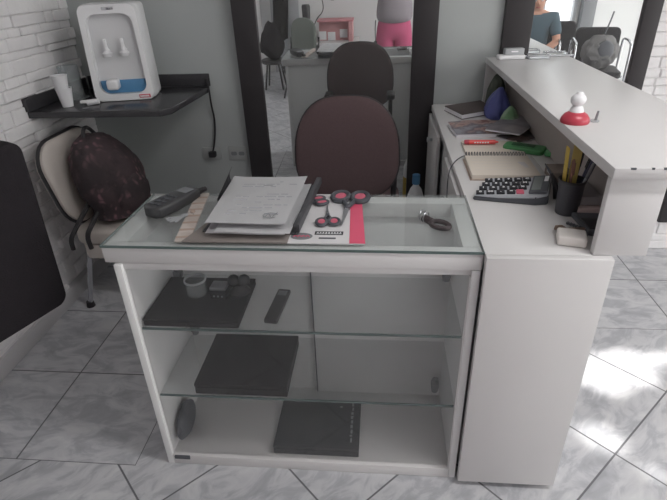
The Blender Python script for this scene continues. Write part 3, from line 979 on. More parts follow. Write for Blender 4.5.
st = thing('stapler', 'green plastic case lying behind the pen cup', 'case', (0.618, 1.925, ZD), -28)
B().prism(rrect(-0.085, 0.07, -0.036, 0.036, 0.02), 0, 0.022, 0.006, 3).obj('body', GREEN, st)
B().box(-0.055, 0.03, -0.014, 0.014, 0.0222, 0.025, 0.001).obj('label', mat('dark_green', rgb(50, 96, 62), 0.5), st)
B().prism(rrect(0.072, 0.112, -0.033, 0.033, 0.012), 0, 0.018, 0.004).obj('cap', GREEN, st)
st.location = (0.560, 1.945, ZD)

# calculator
ca = thing('calculator', 'grey desktop calculator with dark keys and one red key', 'calculator', (0.422, 1.525, ZD), -9)
tilt = Matrix.Rotation(math.radians(-7), 4, 'Y')
cw, cdp = 0.215, 0.155
lo_ = [(-0.126, -0.074), (0.055, -0.086), (0.092, -0.074), (0.118, 0.074), (-0.075, 0.074)]
def wedge(bb, pts_, h0, h1, zb=0.0):
    x_0 = min(p[0] for p in pts_); x_1 = max(p[0] for p in pts_)
    bm_ = bmesh.new()
    lo2 = [bm_.verts.new((p[0], p[1], zb)) for p in pts_]
    hi2 = [bm_.verts.new((p[0], p[1], h0 + (h1 - h0) * (p[0] - x_0) / (x_1 - x_0))) for p in pts_]
    n = len(pts_)
    bm_.faces.new(lo2[::-1]); bm_.faces.new(hi2)
    for i in range(n):
        bm_.faces.new((lo2[i], lo2[(i + 1) % n], hi2[(i + 1) % n], hi2[i]))
    bmesh.ops.recalc_face_normals(bm_, faces=list(bm_.faces))
    bmesh.ops.bevel(bm_, geom=list(bm_.edges), offset=0.003, segments=2, affect='EDGES')
    bb._add(bm_)
b = B(); wedge(b, lo_, 0.010, 0.030); b.obj('base', DGREY, ca)
b = B(); wedge(b, [(x * 0.97, y * 0.97) for x, y in lo_], 0.0155, 0.0355, 0.011); 
b.obj('face_plate', mat('silver_plastic', rgb(186, 188, 194), 0.35, 0.03), ca)
def zt(x):
    return 0.0155 + 0.020 * (x + 0.105) / 0.217
b = B()
dig = []
lab = {(0, 0): '0', (0, 1): '1', (0, 2): '4', (0, 3): '7', (1, 0): '00', (1, 1): '2', (1, 2): '5', (1, 3): '8', (2, 0): '.', (2, 1): '3', (2, 2): '6', (2, 3): '9', (3, 0): '=', (3, 1): '+', (3, 2): '-', (3, 3): 'x', (4, 1): '%', (4, 2): 'M', (4, 3): 'C'}
kr = None
slope = Matrix.Rotation(-math.atan2(0.020, 0.217), 4, 'Y')
for i in range(5):
    for j in range(4):
        kx = -0.082 + i * 0.030 if i < 4 else 0.034
        ky = -0.054 + j * 0.034
        kx += 0.27 * ky - 0.008
        M = Matrix.Translation((kx, ky, zt(kx) - 0.001)) @ slope
        if (i, j) == (4, 0):
            B().box(-0.011, 0.011, -0.014, 0.014, 0, 0.007, 0.002, M=M).obj('key', PINK_P, ca, label='red key')
            continue
        bb_ = B().box(-0.012, 0.012, -0.014, 0.014, 0, 0.007, 0.002, M=M)
        ko = bb_.obj('key', INK, ca)
        dig.append((lab.get((i, j), ''), ko, Matrix.Translation((kx, ky, zt(kx) + 0.0063)) @ slope))
for s_, ko, M in dig:
    if s_:
        text_obj('key_marking', s_, 0.016, PAPER, ko, M, 0.0006, 0.0006)
b = B().box(-0.026, 0.026, -0.075, 0.066, 0, 0.010, 0.003, M=Matrix.Translation((0.074, 0.0, zt(0.08) - 0.001)) @ Matrix.Rotation(math.radians(-11), 4, 'Z') @ Matrix.Rotation(math.radians(-10), 4, 'Y'))
b.obj('display_hood', DGREY, ca)
B().box(-0.020, 0.006, -0.062, 0.054, 0.0101, 0.0108, M=Matrix.Translation((0.074, 0.0, zt(0.08) - 0.001)) @ Matrix.Rotation(math.radians(-11), 4, 'Z') @ Matrix.Rotation(math.radians(-10), 4, 'Y')).obj('display', mat('lcd_grey', rgb(120, 126, 124), 0.3), ca)
B().box(0.010, 0.022, 0.010, 0.056, 0.0101, 0.0108, M=Matrix.Translation((0.074, 0.0, zt(0.08) - 0.001)) @ Matrix.Rotation(math.radians(-11), 4, 'Z') @ Matrix.Rotation(math.radians(-10), 4, 'Y')).obj('solar_strip', PAPER, ca)

# pen cup and pens
CPX, CPY = 0.538, 1.385
pc = thing('pen_cup', 'black mesh pen cup full of pens at the bar edge', 'pen cup', (CPX, CPY, ZD))
B().lathe([(0, 0), (0.030, 0), (0.031, 0.004), (0.035, 0.098), (0.037, 0.10), (0.034, 0.10), (0.029, 0.006), (0, 0.005)], 28).obj('cup', mat('black_wire_mesh', rgb(66, 66, 72), 0.5, 0.3, 300), pc)
B().lathe([(0.034, 0.097), (0.038, 0.097), (0.038, 0.103), (0.034, 0.103), (0.034, 0.097)], 28).obj('rim', BLACK, pc)
def stick(name, label, cat, m, dx, dy, tx_, ty_, l, r=0.0045, flat=None, tip=None):
    t_ = thing(name, label, cat, (CPX + dx, CPY + dy, ZD + 0.008))
    d = Vector((tx_, ty_, 1)).normalized()
    M = d.to_track_quat('Z', 'Y').to_matrix().to_4x4()
    if flat:
        B().box(-flat / 2, flat / 2, -0.0012, 0.0012, 0, l, 0.0005, M=M).obj('blade', m, t_)
        b_ = B()
        for k in range(10):
            b_.box(-flat / 2, -flat / 2 + 0.006, -0.0014, -0.00125, 0.02 + k * 0.014, 0.0208 + k * 0.014, M=M)
        b_.obj('graduations', INK, t_)
    else:
        B().lathe([(0, 0), (r * 0.5, 0.0), (r, 0.01), (r, l * 0.72), (r * 0.9, l)], 10, M).obj('barrel', m, t_)
        B().lathe([(r * 1.12, l * 0.72), (r * 1.15, l), (r * 0.6, l + 0.006), (0, l + 0.006)], 10, M).box(r, r * 1.8, -0.0015, 0.0015, l * 0.74, l * 0.98, 0.0004, M=M).obj('cap', tip or m, t_)
    return t_
stick('ruler', 'yellow ruler standing at the left of the pen cup', 'ruler', YELLOW, -0.016, 0.006, -0.06, 0.0, 0.185, flat=0.026)
stick('ruler', 'yellow paper strip standing in the middle of the pen cup', 'ruler', mat('pale_yellow_card', rgb(206, 184, 110), 0.6), 0.004, 0.014, 0.02, 0.06, 0.19, flat=0.024)
stick('pen', 'brown pencil standing between the two yellow strips', 'pen', mat('brown_pencil', rgb(120, 84, 70), 0.5), -0.004, -0.004, -0.05, -0.05, 0.15, 0.004)
stick('pen', 'grey pen leaning right in the pen cup', 'pen', LGREY, 0.008, -0.004, 0.22, -0.08, 0.145, 0.0038, tip=MGREY)
stick('pen', 'thick navy pen leaning far right in the pen cup', 'pen', NAVY, 0.012, 0.002, 0.30, 0.10, 0.155, 0.007)
stick('pen', 'dark capped pen leaning toward the bar beside the navy pen', 'pen', mat('dark_blue_pen', rgb(74, 76, 104), 0.4), 0.008, 0.010, 0.36, 0.22, 0.165, 0.006, tip=BLACK)
stick('pen', 'black marker at the back of the pen cup, leaning right', 'pen', BLACK, 0.002, 0.016, 0.16, 0.18, 0.17, 0.007)
sc_ = thing('black_tweezers', 'black pointed tweezers leaning against the left of the pen cup', 'tweezers', (0.522, 1.475, ZD))
B().tube([(0.015, 0.0, 0.004), (0.008, 0.02, 0.05), (-0.004, 0.03, 0.075)], [0.010, 0.008, 0.005], 8, smooth=1).obj('grip', BLACK, sc_)
B().tube([(-0.004, 0.03, 0.073), (-0.022, 0.045, 0.10)], [0.004, 0.0018], 8).obj('point', DGREY, sc_)

# soap-like white box with brown wrapper
wb = thing('tissue_pack', 'small white packet with brown paper wrapper at the near desk end', 'packet', (0.495, 1.21, ZD), -14)
B().box(-0.034, 0.036, -0.038, 0.022, 0, 0.026, 0.006, 3).obj('packet', mat('off_white_plastic', rgb(232, 226, 222), 0.45), wb)
B().grid(lambda u, v: Vector((-0.038 + 0.072 * u, 0.022 + 0.03 * v, 0.026 - 0.02 * v + 0.006 * math.sin(9 * u + 4 * v))), 10, 4, 0.001).obj('wrapper', BROWN, wb)
kc = thing('bead_chain', 'dark beaded chain curled beside the white packet', 'chain', (0.545, 1.25, ZD))
b = B()
for k in range(15):
    a = k / 14.0
    b.ball((-0.018 + 0.03 * math.sin(a * 2.8) , 0.04 - 0.09 * a, 0.0055), 0.0055, 1)
b.obj('beads', DGREY, kc)
kc.location = (0.535, 1.262, ZD)

# things inside the bar recess
def bag_blob(name, rx, ry, h, m, seed, peak):
    b_ = B().ball((0, 0, 0), (1, 1, 1), 4, 0.10, seed, freq=1.6)
    for v in b_.bm.verts:
        z = max(v.co.z, -0.55) + 0.55
        k = 1.0 - peak * max(z - 0.25, 0)
        fold = 1 + 0.06 * math.sin(7 * math.atan2(v.co.y, v.co.x) + seed) * min(z, 1)
        v.co = Vector((v.co.x * rx * k * fold, v.co.y * ry * k * fold, z / 1.55 * h))
    return b_.obj(name, m)
tag(bag_blob('plastic_bag', 0.068, 0.10, 0.135, BLUE_BAG, 2, 0.45), 'crumpled blue plastic bag in the bar recess beyond the magazines', 'bag', loc=(0.552, 2.47, ZD))
tag(bag_blob('plastic_bag', 0.045, 0.05, 0.085, GREEN_BAG, 5, 0.35), 'crumpled pale green plastic bag in front of the blue bag', 'bag', loc=(0.574, 2.315, ZD))
tag(bag_blob('cloth_bundle', 0.048, 0.06, 0.17, OLIVE, 8, 0.3), 'dark olive cloth bundle behind the blue bag', 'cloth', loc=(0.573, 2.645, ZD))
for (x, y, z, a, c, h, m, lb_) in ((0.592, 1.42, 0.0, 0.032, 0.07, 0.028, mat('pink_white_carton', rgb(196, 176, 174), 0.6), 'lowest pale carton behind the pen cup in the bar recess'),
                              (0.594, 1.425, 0.031, 0.028, 0.06, 0.026, mat('grey_carton', rgb(150, 144, 146), 0.6), 'grey carton lying on the pale carton in the bar recess')):
    t = thing('carton', lb_, 'box', (x, y, ZD + z), 0)
    B().box(-a, a, -c, c, 0, h, 0.0015).obj('box', m, t)
    B().box(-a - 0.0006, -a, -c * 0.7, c * 0.5, h * 0.35, h * 0.65).obj('label', PAPER, t)
t = thing('wallet', 'dark wallet leaning in the bar recess by its near end', 'wallet', (0.566, 1.295, ZD), 0)
B().prism([(-0.018, -0.06), (0.05, -0.075), (0.055, 0.05), (-0.025, 0.055)], 0, 0.018, 0.005, 3).obj('body', DGREY, t)
B().prism([(-0.016, -0.055), (0.046, -0.07), (0.05, 0.0), (-0.02, 0.005)], 0.0185, 0.024, 0.002).obj('flap', BLACK, t)
for k, (y, h, m, lb_) in enumerate(((1.66, 0.035, mat('brown_folder', rgb(134, 122, 114), 0.7), 'low brown box in the bar recess behind the pen cup'),)):
    t = thing('file_box', lb_, 'box', (0.595, y, ZD + 0.0), 0)
    B().box(-0.032, 0.03, -0.045, 0.045, 0, h, 0.003).obj('box', m, t)
    B().box(-0.033, -0.0322, -0.02, 0.02, h * 0.5, h * 0.75).obj('label', LGREY, t)

# ------------------------------------------------------------------ on the glass top
ph = thing('cordless_phone', 'black cordless phone lying on the left of the glass top', 'phone', (-0.640, 1.405, ZG), -26)
def prof(u):
    return 0.045 - 0.006 * abs(u)
B().prism([(-0.036, -0.085), (-0.018, -0.098), (0.018, -0.098), (0.036, -0.085), (0.040, -0.02), (0.034, 0.05), (0.024, 0.09), (-0.024, 0.09), (-0.034, 0.05), (-0.040, -0.02)], 0.0, 0.036, 0.009, 3).obj('body', mat('phone_black', rgb(66, 66, 68), 0.45, 0.08, 20), ph)
B().box(-0.022, 0.022, 0.035, 0.072, 0.0362, 0.0375, 0.0006).obj('display', MGREY, ph)
b = B()
for i in range(3):
    for j in range(4):
        b.box(-0.022 + i * 0.016, -0.010 + i * 0.016, -0.075 + j * 0.022, -0.064 + j * 0.022, 0.0362, 0.039, 0.0012)
b.obj('keypad', DGREY, ph)
B().cyl((0.012, 0.08, 0.018), (0.016, 0.125, 0.018), 0.012, 0.008).obj('antenna', BLACK, ph)

ky = thing('key_ring', 'bunch of silver keys on the glass top below the phone', 'keys', (-0.600, 1.30, ZG + 0.001), 0)
b = B().tube([(0.014 * math.cos(a) + 0.03, 0.014 * math.sin(a) + 0.035, 0.003) for a in [i * 2 * PI / 16 for i in range(16)]], 0.0016, 6, True)
b.obj('ring', CHROME, ky)
for k, an in enumerate((200, 222, 240, 258)):
    M = Matrix.Translation((0.025, 0.03, 0.002 + 0.002 * k)) @ Matrix.Rotation(math.radians(an), 4, 'Z')
    b = B().prism([(0.008 + 0.010 * math.cos(a), 0.010 * math.sin(a)) for a in [i * 2 * PI / 12 for i in range(12)]], 0, 0.002, M=M)
    b.prism([(0.016, -0.0035), (0.058, -0.0035), (0.061, 0), (0.058, 0.0035), (0.016, 0.0035)], 0, 0.002, M=M)
    for q in range(4):
        b.prism([(0.030 + q * 0.006, -0.0035), (0.033 + q * 0.006, -0.0055), (0.036 + q * 0.006, -0.0035)], 0, 0.002, M=M)
    b.obj('key', LGREY, ky)
B().ball((0.036, 0.055, 0.006), (0.008, 0.008, 0.005), 2).obj('fob', BROWN, ky)

ru = thing('wooden_ruler', 'pale banded wooden strip lying between keys and brown portfolio', 'ruler', (-0.556, 1.335, ZG), 8)
B().prism(rrect(-0.021, 0.021, -0.168, 0.172, 0.006), 0, 0.005, 0.001).obj('strip', WOOD, ru)
b = B()
for k in range(7):
    b.box(-0.021, 0.021, -0.15 + k * 0.046, -0.138 + k * 0.046, 0.0051, 0.0055)
b.obj('bands', BROWN, ru)

po = tag(B().prism([(-0.155, -0.185), (0.135, -0.185), (0.14, 0.16), (-0.05, 0.17)], 0, 0.006, 0.002).obj('portfolio', TAUPE), 'taupe leather portfolio under the black binder on the glass top', 'portfolio', loc=(-0.378, 1.352, ZG))
bi = thing('ring_binder', 'open dark binder holding the stack of papers', 'binder', (-0.345, 1.365, ZG + 0.0065), 0)
BND = mat('binder_charcoal', rgb(74, 74, 78), 0.5, 0.06, 20)
B().prism([(-0.145, -0.145), (0.118, -0.155), (0.142, 0.20), (-0.125, 0.205)], 0, 0.004, 0.001).obj('back_cover', BND, bi)
B().prism([(0.112, -0.150), (0.130, -0.156), (0.152, 0.205), (0.136, 0.205)], 0.0042, 0.030, 0.004).obj('spine', BND, bi)
B().grid(lambda u, v: Vector((-0.120 - 0.022 * math.sin(u * PI * 0.9), 0.005 + 0.15 * v, 0.004 + 0.085 * u * (0.6 + 0.4 * v))), 8, 8, 0.003).obj('raised_flap', BND, bi)
pp = thing('paper_stack', 'thick stack of white printed papers on the dark binder', 'papers', (-0.345, 1.365, ZG + 0.0112), 0)
def sheet(z, t_, ox, sx, m, nm, rz=0.0, dy=0.0, wav=0.0):
    q = [(-0.122 * sx + ox, -0.165 + dy), (0.097 + ox, -0.167 + dy), (0.113 + ox, 0.178 + dy), (-0.122 * sx - 0.008 + ox, 0.178 + dy)]
    bm_ = B()
    n_ = 14
    def f(u, v):
        a = Vector(q[0]).lerp(Vector(q[1]), u)
        c = Vector(q[3]).lerp(Vector(q[2]), u)
        p = a.lerp(c, v)
        return Vector((p.x, p.y, z + wav * math.sin(u * 5 + 1) * (1 - v) + 0.004 * (v ** 6) * (abs(u - .5) * 2) ** 3))
    bm_.grid(f, n_, 10, t_)
    return bm_.obj(nm, m, pp)
sheet(0.008, 0.008, -0.004, 1.0, PAPER_EDGE, 'lower_papers', dy=-0.014, wav=0.0015)
sheet(0.016, 0.003, 0.012, 0.9, PAPER, 'middle_papers', dy=-0.022, wav=0.0015)
sheet(0.032, 0.012, -0.004, 1.02, PAPER_EDGE, 'upper_papers', wav=0.001)
sheet(0.0345, 0.0018, -0.003, 1.0, PAPER, 'top_sheet', wav=0.001)
b = B()
rnd = random.Random(5)
for k in range(13):
    y = 0.13 - k * 0.020
    if k in (3, 4):
        continue
    x = -0.085
    while x < 0.075:
        l = rnd.uniform(0.01, 0.04)
        if rnd.random() < 0.62:
            b.box(x, min(x + l, 0.085), y, y + 0.0035, 0.0357, 0.0361)
        x += l + 0.006
b.obj('print', FAINT, pp)
b = B().tube([(0.045 + 0.02 * math.cos(a), -0.12 + 0.016 * math.sin(a * 1.0), 0.0362) for a in [0.3 + i * 0.28 for i in range(20)]], 0.0007, 5)
b.tube([(0.03, -0.135, 0.0362), (0.04, -0.105, 0.0362), (0.05, -0.14, 0.0362), (0.062, -0.10, 0.0362)], 0.0007, 5, smooth=2)
b.box(-0.02, 0.01, 0.10, 0.102, 0.0358, 0.0362)
b.obj('signature', MGREY, pp)

# display card with scissors
ZK = ZG
cd = thing('display_card', 'white blister card with a pink stripe on the glass top', 'card', (-0.14, 1.335, ZK), 0)
B().prism([(-0.105, -0.166), (0.102, -0.166), (0.082, 0.166), (-0.085, 0.166)], 0, 0.003).obj('card', CARD, cd)
B().prism([(0.062, -0.1662), (0.104, -0.1662), (0.082, 0.164), (0.048, 0.164)], 0.0031, 0.0038).obj('pink_stripe', PINK, cd, label='bright pink stripe')
B().prism([(0.0 + 0.030 * math.cos(a) - 0.070, -0.128 + 0.020 * math.sin(a)) for a in [i * 2 * PI / 24 for i in range(24)]], 0.0031, 0.0036).obj('oval_logo', MGREY, cd)
B().tube([(-0.092 + 0.0055 * k, -0.128 + (0.005 if k % 2 else -0.005), 0.0042) for k in range(9)], 0.0012, 6, smooth=2).obj('logo_mark', PINK, cd, label='pink squiggle mark')
B().box(-0.036, 0.042, -0.118, -0.098, 0.0031, 0.0037).obj('name_band', INK, cd)
b = B()
for k in range(9):
    x = -0.031 + k * 0.0078
    b.prism([(x, -0.1135), (x + 0.002, -0.1135), (x + 0.0032, -0.107), (x + 0.0044, -0.1135), (x + 0.0062, -0.1135), (x + 0.004, -0.1025), (x + 0.0024, -0.1025)], 0.0038, 0.0041)
b.obj('name_lettering', PAPER, cd)
B().box(-0.022, 0.024, -0.142, -0.134, 0.0031, 0.0036).obj('small_print', DGREY, cd)

def scissors(label, loc, rz, s):
    t = thing('scissors', label, 'scissors', loc, rz, 'pink-handled scissors on the white card')
    for sg in (-1, 1):
        b_ = B().tube([(sg * (0.021 + 0.017 * math.cos(a)) * s, (-0.03 + 0.024 * math.sin(a)) * s, 0.006) for a in [i * 2 * PI / 20 for i in range(20)]], 0.0062 * s, 8, True)
        b_.tube([(sg * 0.012 * s, -0.010 * s, 0.006), (sg * 0.004 * s, 0.014 * s, 0.006), (-sg * 0.002 * s, 0.03 * s, 0.006)], 0.005 * s, 8)
        h_ = b_.obj('handle', DGREY, t)
        B().prism([(sg * (0.021 + 0.0125 * math.cos(a)) * s, (-0.03 + 0.0185 * math.sin(a)) * s) for a in [i * 2 * PI / 20 for i in range(20)]], 0.003, 0.009, 0.001).obj('grip', PINK_P, h_, label='pink inner grip')
        B().prism([(-sg * 0.006 * s, 0.03 * s), (sg * 0.003 * s, 0.028 * s), (sg * 0.001 * s, 0.105 * s), (-sg * 0.001 * s, 0.11 * s)], 0.005 + 0.0012 * sg, 0.0062 + 0.0012 * sg).obj('blade', STEEL, t)
    B().cyl((0, 0.032 * s, 0.004), (0, 0.032 * s, 0.010), 0.004 * s).obj('pivot', CHROME, t)
    return t
scissors('large pink and black scissors at the top right of the white card', (-0.094, 1.42, ZK + 0.004), 176, 1.45)
scissors('small pink-handled scissors in the middle of the white card', (-0.148, 1.31, ZK + 0.004), 6, 0.85)
scissors('pink-handled scissors by the binder edge at the upper left of the card', (-0.205, 1.425, ZK + 0.004), 115, 0.8)

# black clip / key fob on the glass
cb = thing('key_fob', 'black loop key fob with metal clasp on the right of the glass top', 'key fob', (0.15, 1.29, ZG), -40)
b = B()
lp = [(-0.008, 0), (0.002, -0.015), (0.025, -0.021), (0.046, -0.012), (0.052, 0), (0.046, 0.012), (0.025, 0.021), (0.002, 0.015)]
b.tube([(x, y, 0.008) for x, y in lp], 0.0072, 8, True, smooth=2)
b.tube([(-0.006, 0, 0.008), (-0.022, 0.003, 0.009), (-0.036, 0.004, 0.009)], 0.011, 8, smooth=1)
b.obj('loop', mat('dark_rubber', rgb(70, 62, 64), 0.5), cb)
b = B()
for dx in (0.0, 0.014):
    b.tube([(-0.042 + dx, 0.004 + 0.014 * math.cos(a), 0.015 + 0.014 * math.sin(a)) for a in [i * 2 * PI / 14 for i in range(14)]], 0.0022, 6, True)
b.obj('clasp', STEEL, cb)

# ------------------------------------------------------------------ office chair
oc = thing('office_chair', 'maroon fabric office chair seen from behind, facing the mirror', 'chair', (-0.138, 2.08, 0))
def back_outline(w0, w1, h, n=40):
    pts_ = []
    for i in range(n):
        a = 2 * PI * i / n
        ca_, sa = math.cos(a), math.sin(a)
        e = 0.72
        x = math.copysign(abs(ca_) ** e, ca_)
        z = math.copysign(abs(sa) ** (e if sa < 0 else 0.9), sa)
        w = w0 + (w1 - w0) * (z + 1) / 2
        pts_.append((x * w, z * h))
    return pts_
Mb = Matrix.Translation((0, -0.045, 0.848)) @ Matrix.Rotation(math.radians(-4), 4, 'X') @ Matrix.Rotation(PI / 2, 4, 'X')
bk_out = back_outline(0.226, 0.202, 0.215)
B().pillow(bk_out, 0.055, 5.0, 8, Mb, front=0.7, back=1.0).obj('backrest', MAROON, oc)
b = B()
b.tube([tuple(Mb @ Vector((x * 1.002, y * 1.002, -0.002))) for x, y in bk_out], 0.005, 6, True)
b.obj('backrest_edging', BLACK, oc)
B().box(-0.03, 0.03, -0.055, -0.025, 0.44, 0.72, 0.006).box(-0.03, 0.03, -0.04, 0.2, 0.415, 0.44, 0.006).obj('back_post', BLACK, oc)
so_ = rrect(-0.235, 0.235, -0.02, 0.43, 0.12, 6)
B().pillow(so_, 0.09, 5.0, 6, Matrix.Translation((0, 0, 0.495))).obj('seat', MAROON, oc)
for sg in (-1, 1):
    B().tube([(sg * 0.12, 0.1, 0.445), (sg * 0.19, 0.08, 0.45), (sg * 0.20, 0.06, 0.6), (sg * 0.20, 0.05, 0.74)], 0.014, 8, smooth=1).box(sg * 0.20 - 0.025, sg * 0.20 + 0.025, 0.02, 0.14, 0.74, 0.775, 0.012, 3).obj('armrest', BLACK, oc)
B().cyl((0, 0.2, 0.10), (0, 0.2, 0.42), 0.028).cyl((0, 0.2, 0.09), (0, 0.2, 0.24), 0.038).obj('gas_column', BLACK, oc)
for k in range(5):
    a = math.radians(72 * k + 18)
    dx, dy = math.cos(a), math.sin(a)
    lg = B().tube([(0.03 * dx, 0.2 + 0.03 * dy, 0.12), (0.16 * dx, 0.2 + 0.16 * dy, 0.10), (0.26 * dx, 0.2 + 0.26 * dy, 0.075)], [0.024, 0.02, 0.015], 8).obj('leg', BLACK, oc)
    px, py = 0.26 * dx, 0.2 + 0.26 * dy
    B().cyl((px - 0.012 * dy - 0.008 * dy, py + 0.02 * dx, 0.027), (px + 0.02 * dy, py - 0.02 * dx, 0.027), 0.026).cyl((px, py, 0.03), (px, py, 0.08), 0.008).obj('caster', BLACK, lg)

# ------------------------------------------------------------------ white padded chair and backpack
wc = thing('padded_chair', 'cream padded chair with dark piping against the stone wall', 'chair', (-1.24, 2.24, 0))
Mc = Matrix.Translation((-0.235, 0.0, 0.665)) @ Matrix.Rotation(math.radians(-13), 4, 'Y') @ Matrix(((0, 0, 1, 0), (1, 0, 0, 0), (0, 1, 0, 0), (0, 0, 0, 1)))
wo = rrect(-0.235, 0.235, -0.20, 0.20, 0.13, 7)
B().pillow(wo, 0.075, 4.5, 7, Mc).obj('backrest', BEIGE, wc)
B().tube([tuple(Mc @ Vector((x * 1.01, y * 1.01, 0.0))) for x, y in wo], 0.009, 7, True).obj('piping', BLACK, wc)
so2 = rrect(-0.20, 0.26, -0.235, 0.235, 0.05, 5)
B().prism(so2, 0.39, 0.47, 0.025, 4).obj('seat', BEIGE, wc)
B().prism(rrect(-0.185, 0.245, -0.22, 0.22, 0.04, 5), 0.31, 0.388, 0.006, 2).obj('seat_base', BEIGE, wc)
for (x, y, dx, dy) in ((-0.17, -0.2, -0.09, 0.02), (-0.17, 0.2, -0.09, -0.02), (0.22, -0.2, 0.03, 0.0), (0.22, 0.2, 0.03, 0.0)):
    lg = B().tube([(x, y, 0.32), (x + dx * 0.7, y + dy * 0.6, 0.1), (x + dx, y + dy, 0.012)], 0.013, 8).obj('leg', CHROME, wc)
    B().cyl((x + dx, y + dy, 0.0), (x + dx, y + dy, 0.03), 0.022, 0.018).obj('foot', BLACK, lg)

bp = thing('backpack', 'dark maroon patterned backpack resting on the cream padded chair', 'backpack', (-1.27, 2.215, 0.4705), 0)
Mp = Matrix.Rotation(math.radians(-14), 4, 'Y')
body = B().ball((0, 0, 0.195), (0.14, 0.20, 0.205), 5, 0.06, 3, freq=2.2)
for v in body.bm.verts:
    if v.co.z < 0.09:
        v.co.z = 0.012 + (v.co.z - 0.0) * 0.25 if v.co.z > 0.0 else 0.004
    v.co.y *= 1.0 + 0.12 * (0.2 - v.co.z)
    v.co.x -= 0.26 * max(v.co.z - 0.08, 0)
body.obj('body', BACKPACK, bp)
pk = B().ball((0.075, -0.03, 0.12), (0.075, 0.12, 0.105), 4, 0.06, 9, freq=2.0)
for v in pk.bm.verts:
    if v.co.z < 0.03:
        v.co.z = 0.008 + 0.3 * max(v.co.z, 0)
pk.obj('front_pocket', BACKPACK, bp)
b = B().tube([(-0.02, -0.155, 0.30), (0.015, -0.165, 0.20), (0.03, -0.165, 0.10)], 0.003, 6, smooth=2)
b.obj('zip', BLACK, bp)
b = B().tube([(-0.09, -0.04, 0.385), (-0.10, -0.01, 0.425), (-0.10, 0.03, 0.425), (-0.09, 0.06, 0.385)], 0.009, 8, smooth=2)
b.obj('grab_handle', BLACK, bp)
for (pts_) in ([(-0.08, -0.14, 0.12), (-0.13, -0.235, 0.02), (-0.15, -0.262, -0.02), (-0.155, -0.256, -0.075)], [(-0.03, -0.15, 0.09), (-0.06, -0.23, 0.025), (-0.07, -0.257, -0.01), (-0.065, -0.255, -0.07)]):
    B().tube(pts_, 0.011, 8, smooth=2).obj('strap', BLACK, bp)

# ------------------------------------------------------------------ black salon chair at the left
bc_ = thing('salon_chair', 'black padded salon chair cut off by the left edge', 'chair', (-1.325, 1.03, 0))
Ms = Matrix.Translation((0.19, 0.03, 0.843)) @ Matrix.Rotation(math.radians(-21), 4, 'Z') @ Matrix.Rotation(math.radians(3), 4, 'Y') @ Matrix(((0, 0, 1, 0), (1, 0, 0, 0), (0, 1, 0, 0), (0, 0, 0, 1)))
B().pillow(rrect(-0.27, 0.27, -0.275, 0.275, 0.035, 6), 0.07, 12.0, 8, Ms).obj('backrest', BLACK_MATTE, bc_)
B().prism(rrect(-0.25, 0.08, -0.22, 0.12, 0.06, 5), 0.48, 0.56, 0.03, 3).obj('seat', BLACK_MATTE, bc_)
B().box(-0.05, 0.14, -0.12, -0.04, 0.455, 0.479, 0.005).box(0.115, 0.14, -0.12, -0.04, 0.47, 0.7, 0.005).obj('back_bracket', BLACK, bc_)
B().cyl((-0.02, 0, 0.03), (-0.02, 0, 0.42), 0.03).obj('column', CHROME, bc_)
B().lathe([(0, 0), (0.15, 0), (0.15, 0.015), (0.05, 0.035), (0, 0.035)], 28, Matrix.Translation((-0.12, -0.1, 0))).obj('base', CHROME, bc_)

# ------------------------------------------------------------------ floor oddments behind the case
bg_ = B().ball((0, 0, 0.10), (0.12, 0.10, 0.10), 4, 0.25, 6).obj('plastic_bag', mat('white_plastic_bag', rgb(206, 208, 212), 0.4, 0.06, 12, bump=0.6, bscale=25))
tag(bg_, 'crumpled white plastic bag on the floor beside the office chair', 'bag', loc=(0.06, 2.63, 0.004))
ct = thing('spray_bottle', 'white bottle with yellow label between office chair and desk', 'bottle', (0.19, 2.53, 0.0))
B().lathe([(0, 0), (0.042, 0), (0.046, 0.01), (0.046, 0.42), (0.03, 0.47), (0.016, 0.49), (0.016, 0.52), (0, 0.52)], 20).obj('bottle', PLASTIC_W, ct)
B().lathe([(0.0465, 0.22), (0.0475, 0.22), (0.0475, 0.36), (0.0465, 0.36)], 20).obj('label_band', YELLOW, ct, label='yellow label band')
B().lathe([(0.018, 0.50), (0.02, 0.50), (0.02, 0.55), (0, 0.555)], 16).obj('cap', BLUE_L, ct)

# ------------------------------------------------------------------ what the mirrors see: behind the photographer
tb = thing('console_table', 'white console table against the wall behind the photographer', 'table', (-0.75, -1.74, 0))
B().box(-0.45, 0.45, -0.22, 0.22, 0.42, 0.45, 0.003).obj('table_top', WHITE, tb)
for sx_ in (-0.41, 0.41):
    for sy_ in (-0.18, 0.18):
        B().box(sx_ - 0.02, sx_ + 0.02, sy_ - 0.02, sy_ + 0.02, 0, 0.419, 0.002).obj('leg', WHITE, tb)
px = thing('pink_organizer', 'pink-topped cardboard organizer with white cards in front', 'organizer', (-0.60, -1.70, 0.4505))
B().box(-0.235, 0.235, -0.12, 0.12, 0.24, 0.26, 0.003).obj('top', mat('pink_red_board', rgb(208, 140, 146), 0.6), px)
B().box(-0.225, 0.225, -0.115, 0.0, 0.0, 0.24, 0.002).box(0.17, 0.225, 0.0, 0.115, 0, 0.24, 0.002).obj('box', PINKBOX, px)
for (x, z) in ((-0.18, 0.06), (-0.06, 0.05), (0.10, 0.08)):
    B().box(x - 0.05, x + 0.05, 0.002, 0.012, z - 0.048, z + 0.055, 0.001).obj('white_card', PAPER, px)
hd = thing('hair_dryer', 'dark hair dryer standing upright on the console table', 'hair dryer', (-0.97, -1.60, 0.4505))
B().lathe([(0, 0), (0.09, 0), (0.09, 0.02), (0.05, 0.03), (0.045, 0.12), (0.03, 0.15), (0, 0.15)], 20).obj('stand', BLACK, hd)
B().lathe([(0, 0.15), (0.035, 0.15), (0.045, 0.20), (0.042, 0.26), (0.05, 0.29), (0.055, 0.43), (0.046, 0.45), (0, 0.45)], 20).obj('barrel', BLACK, hd)
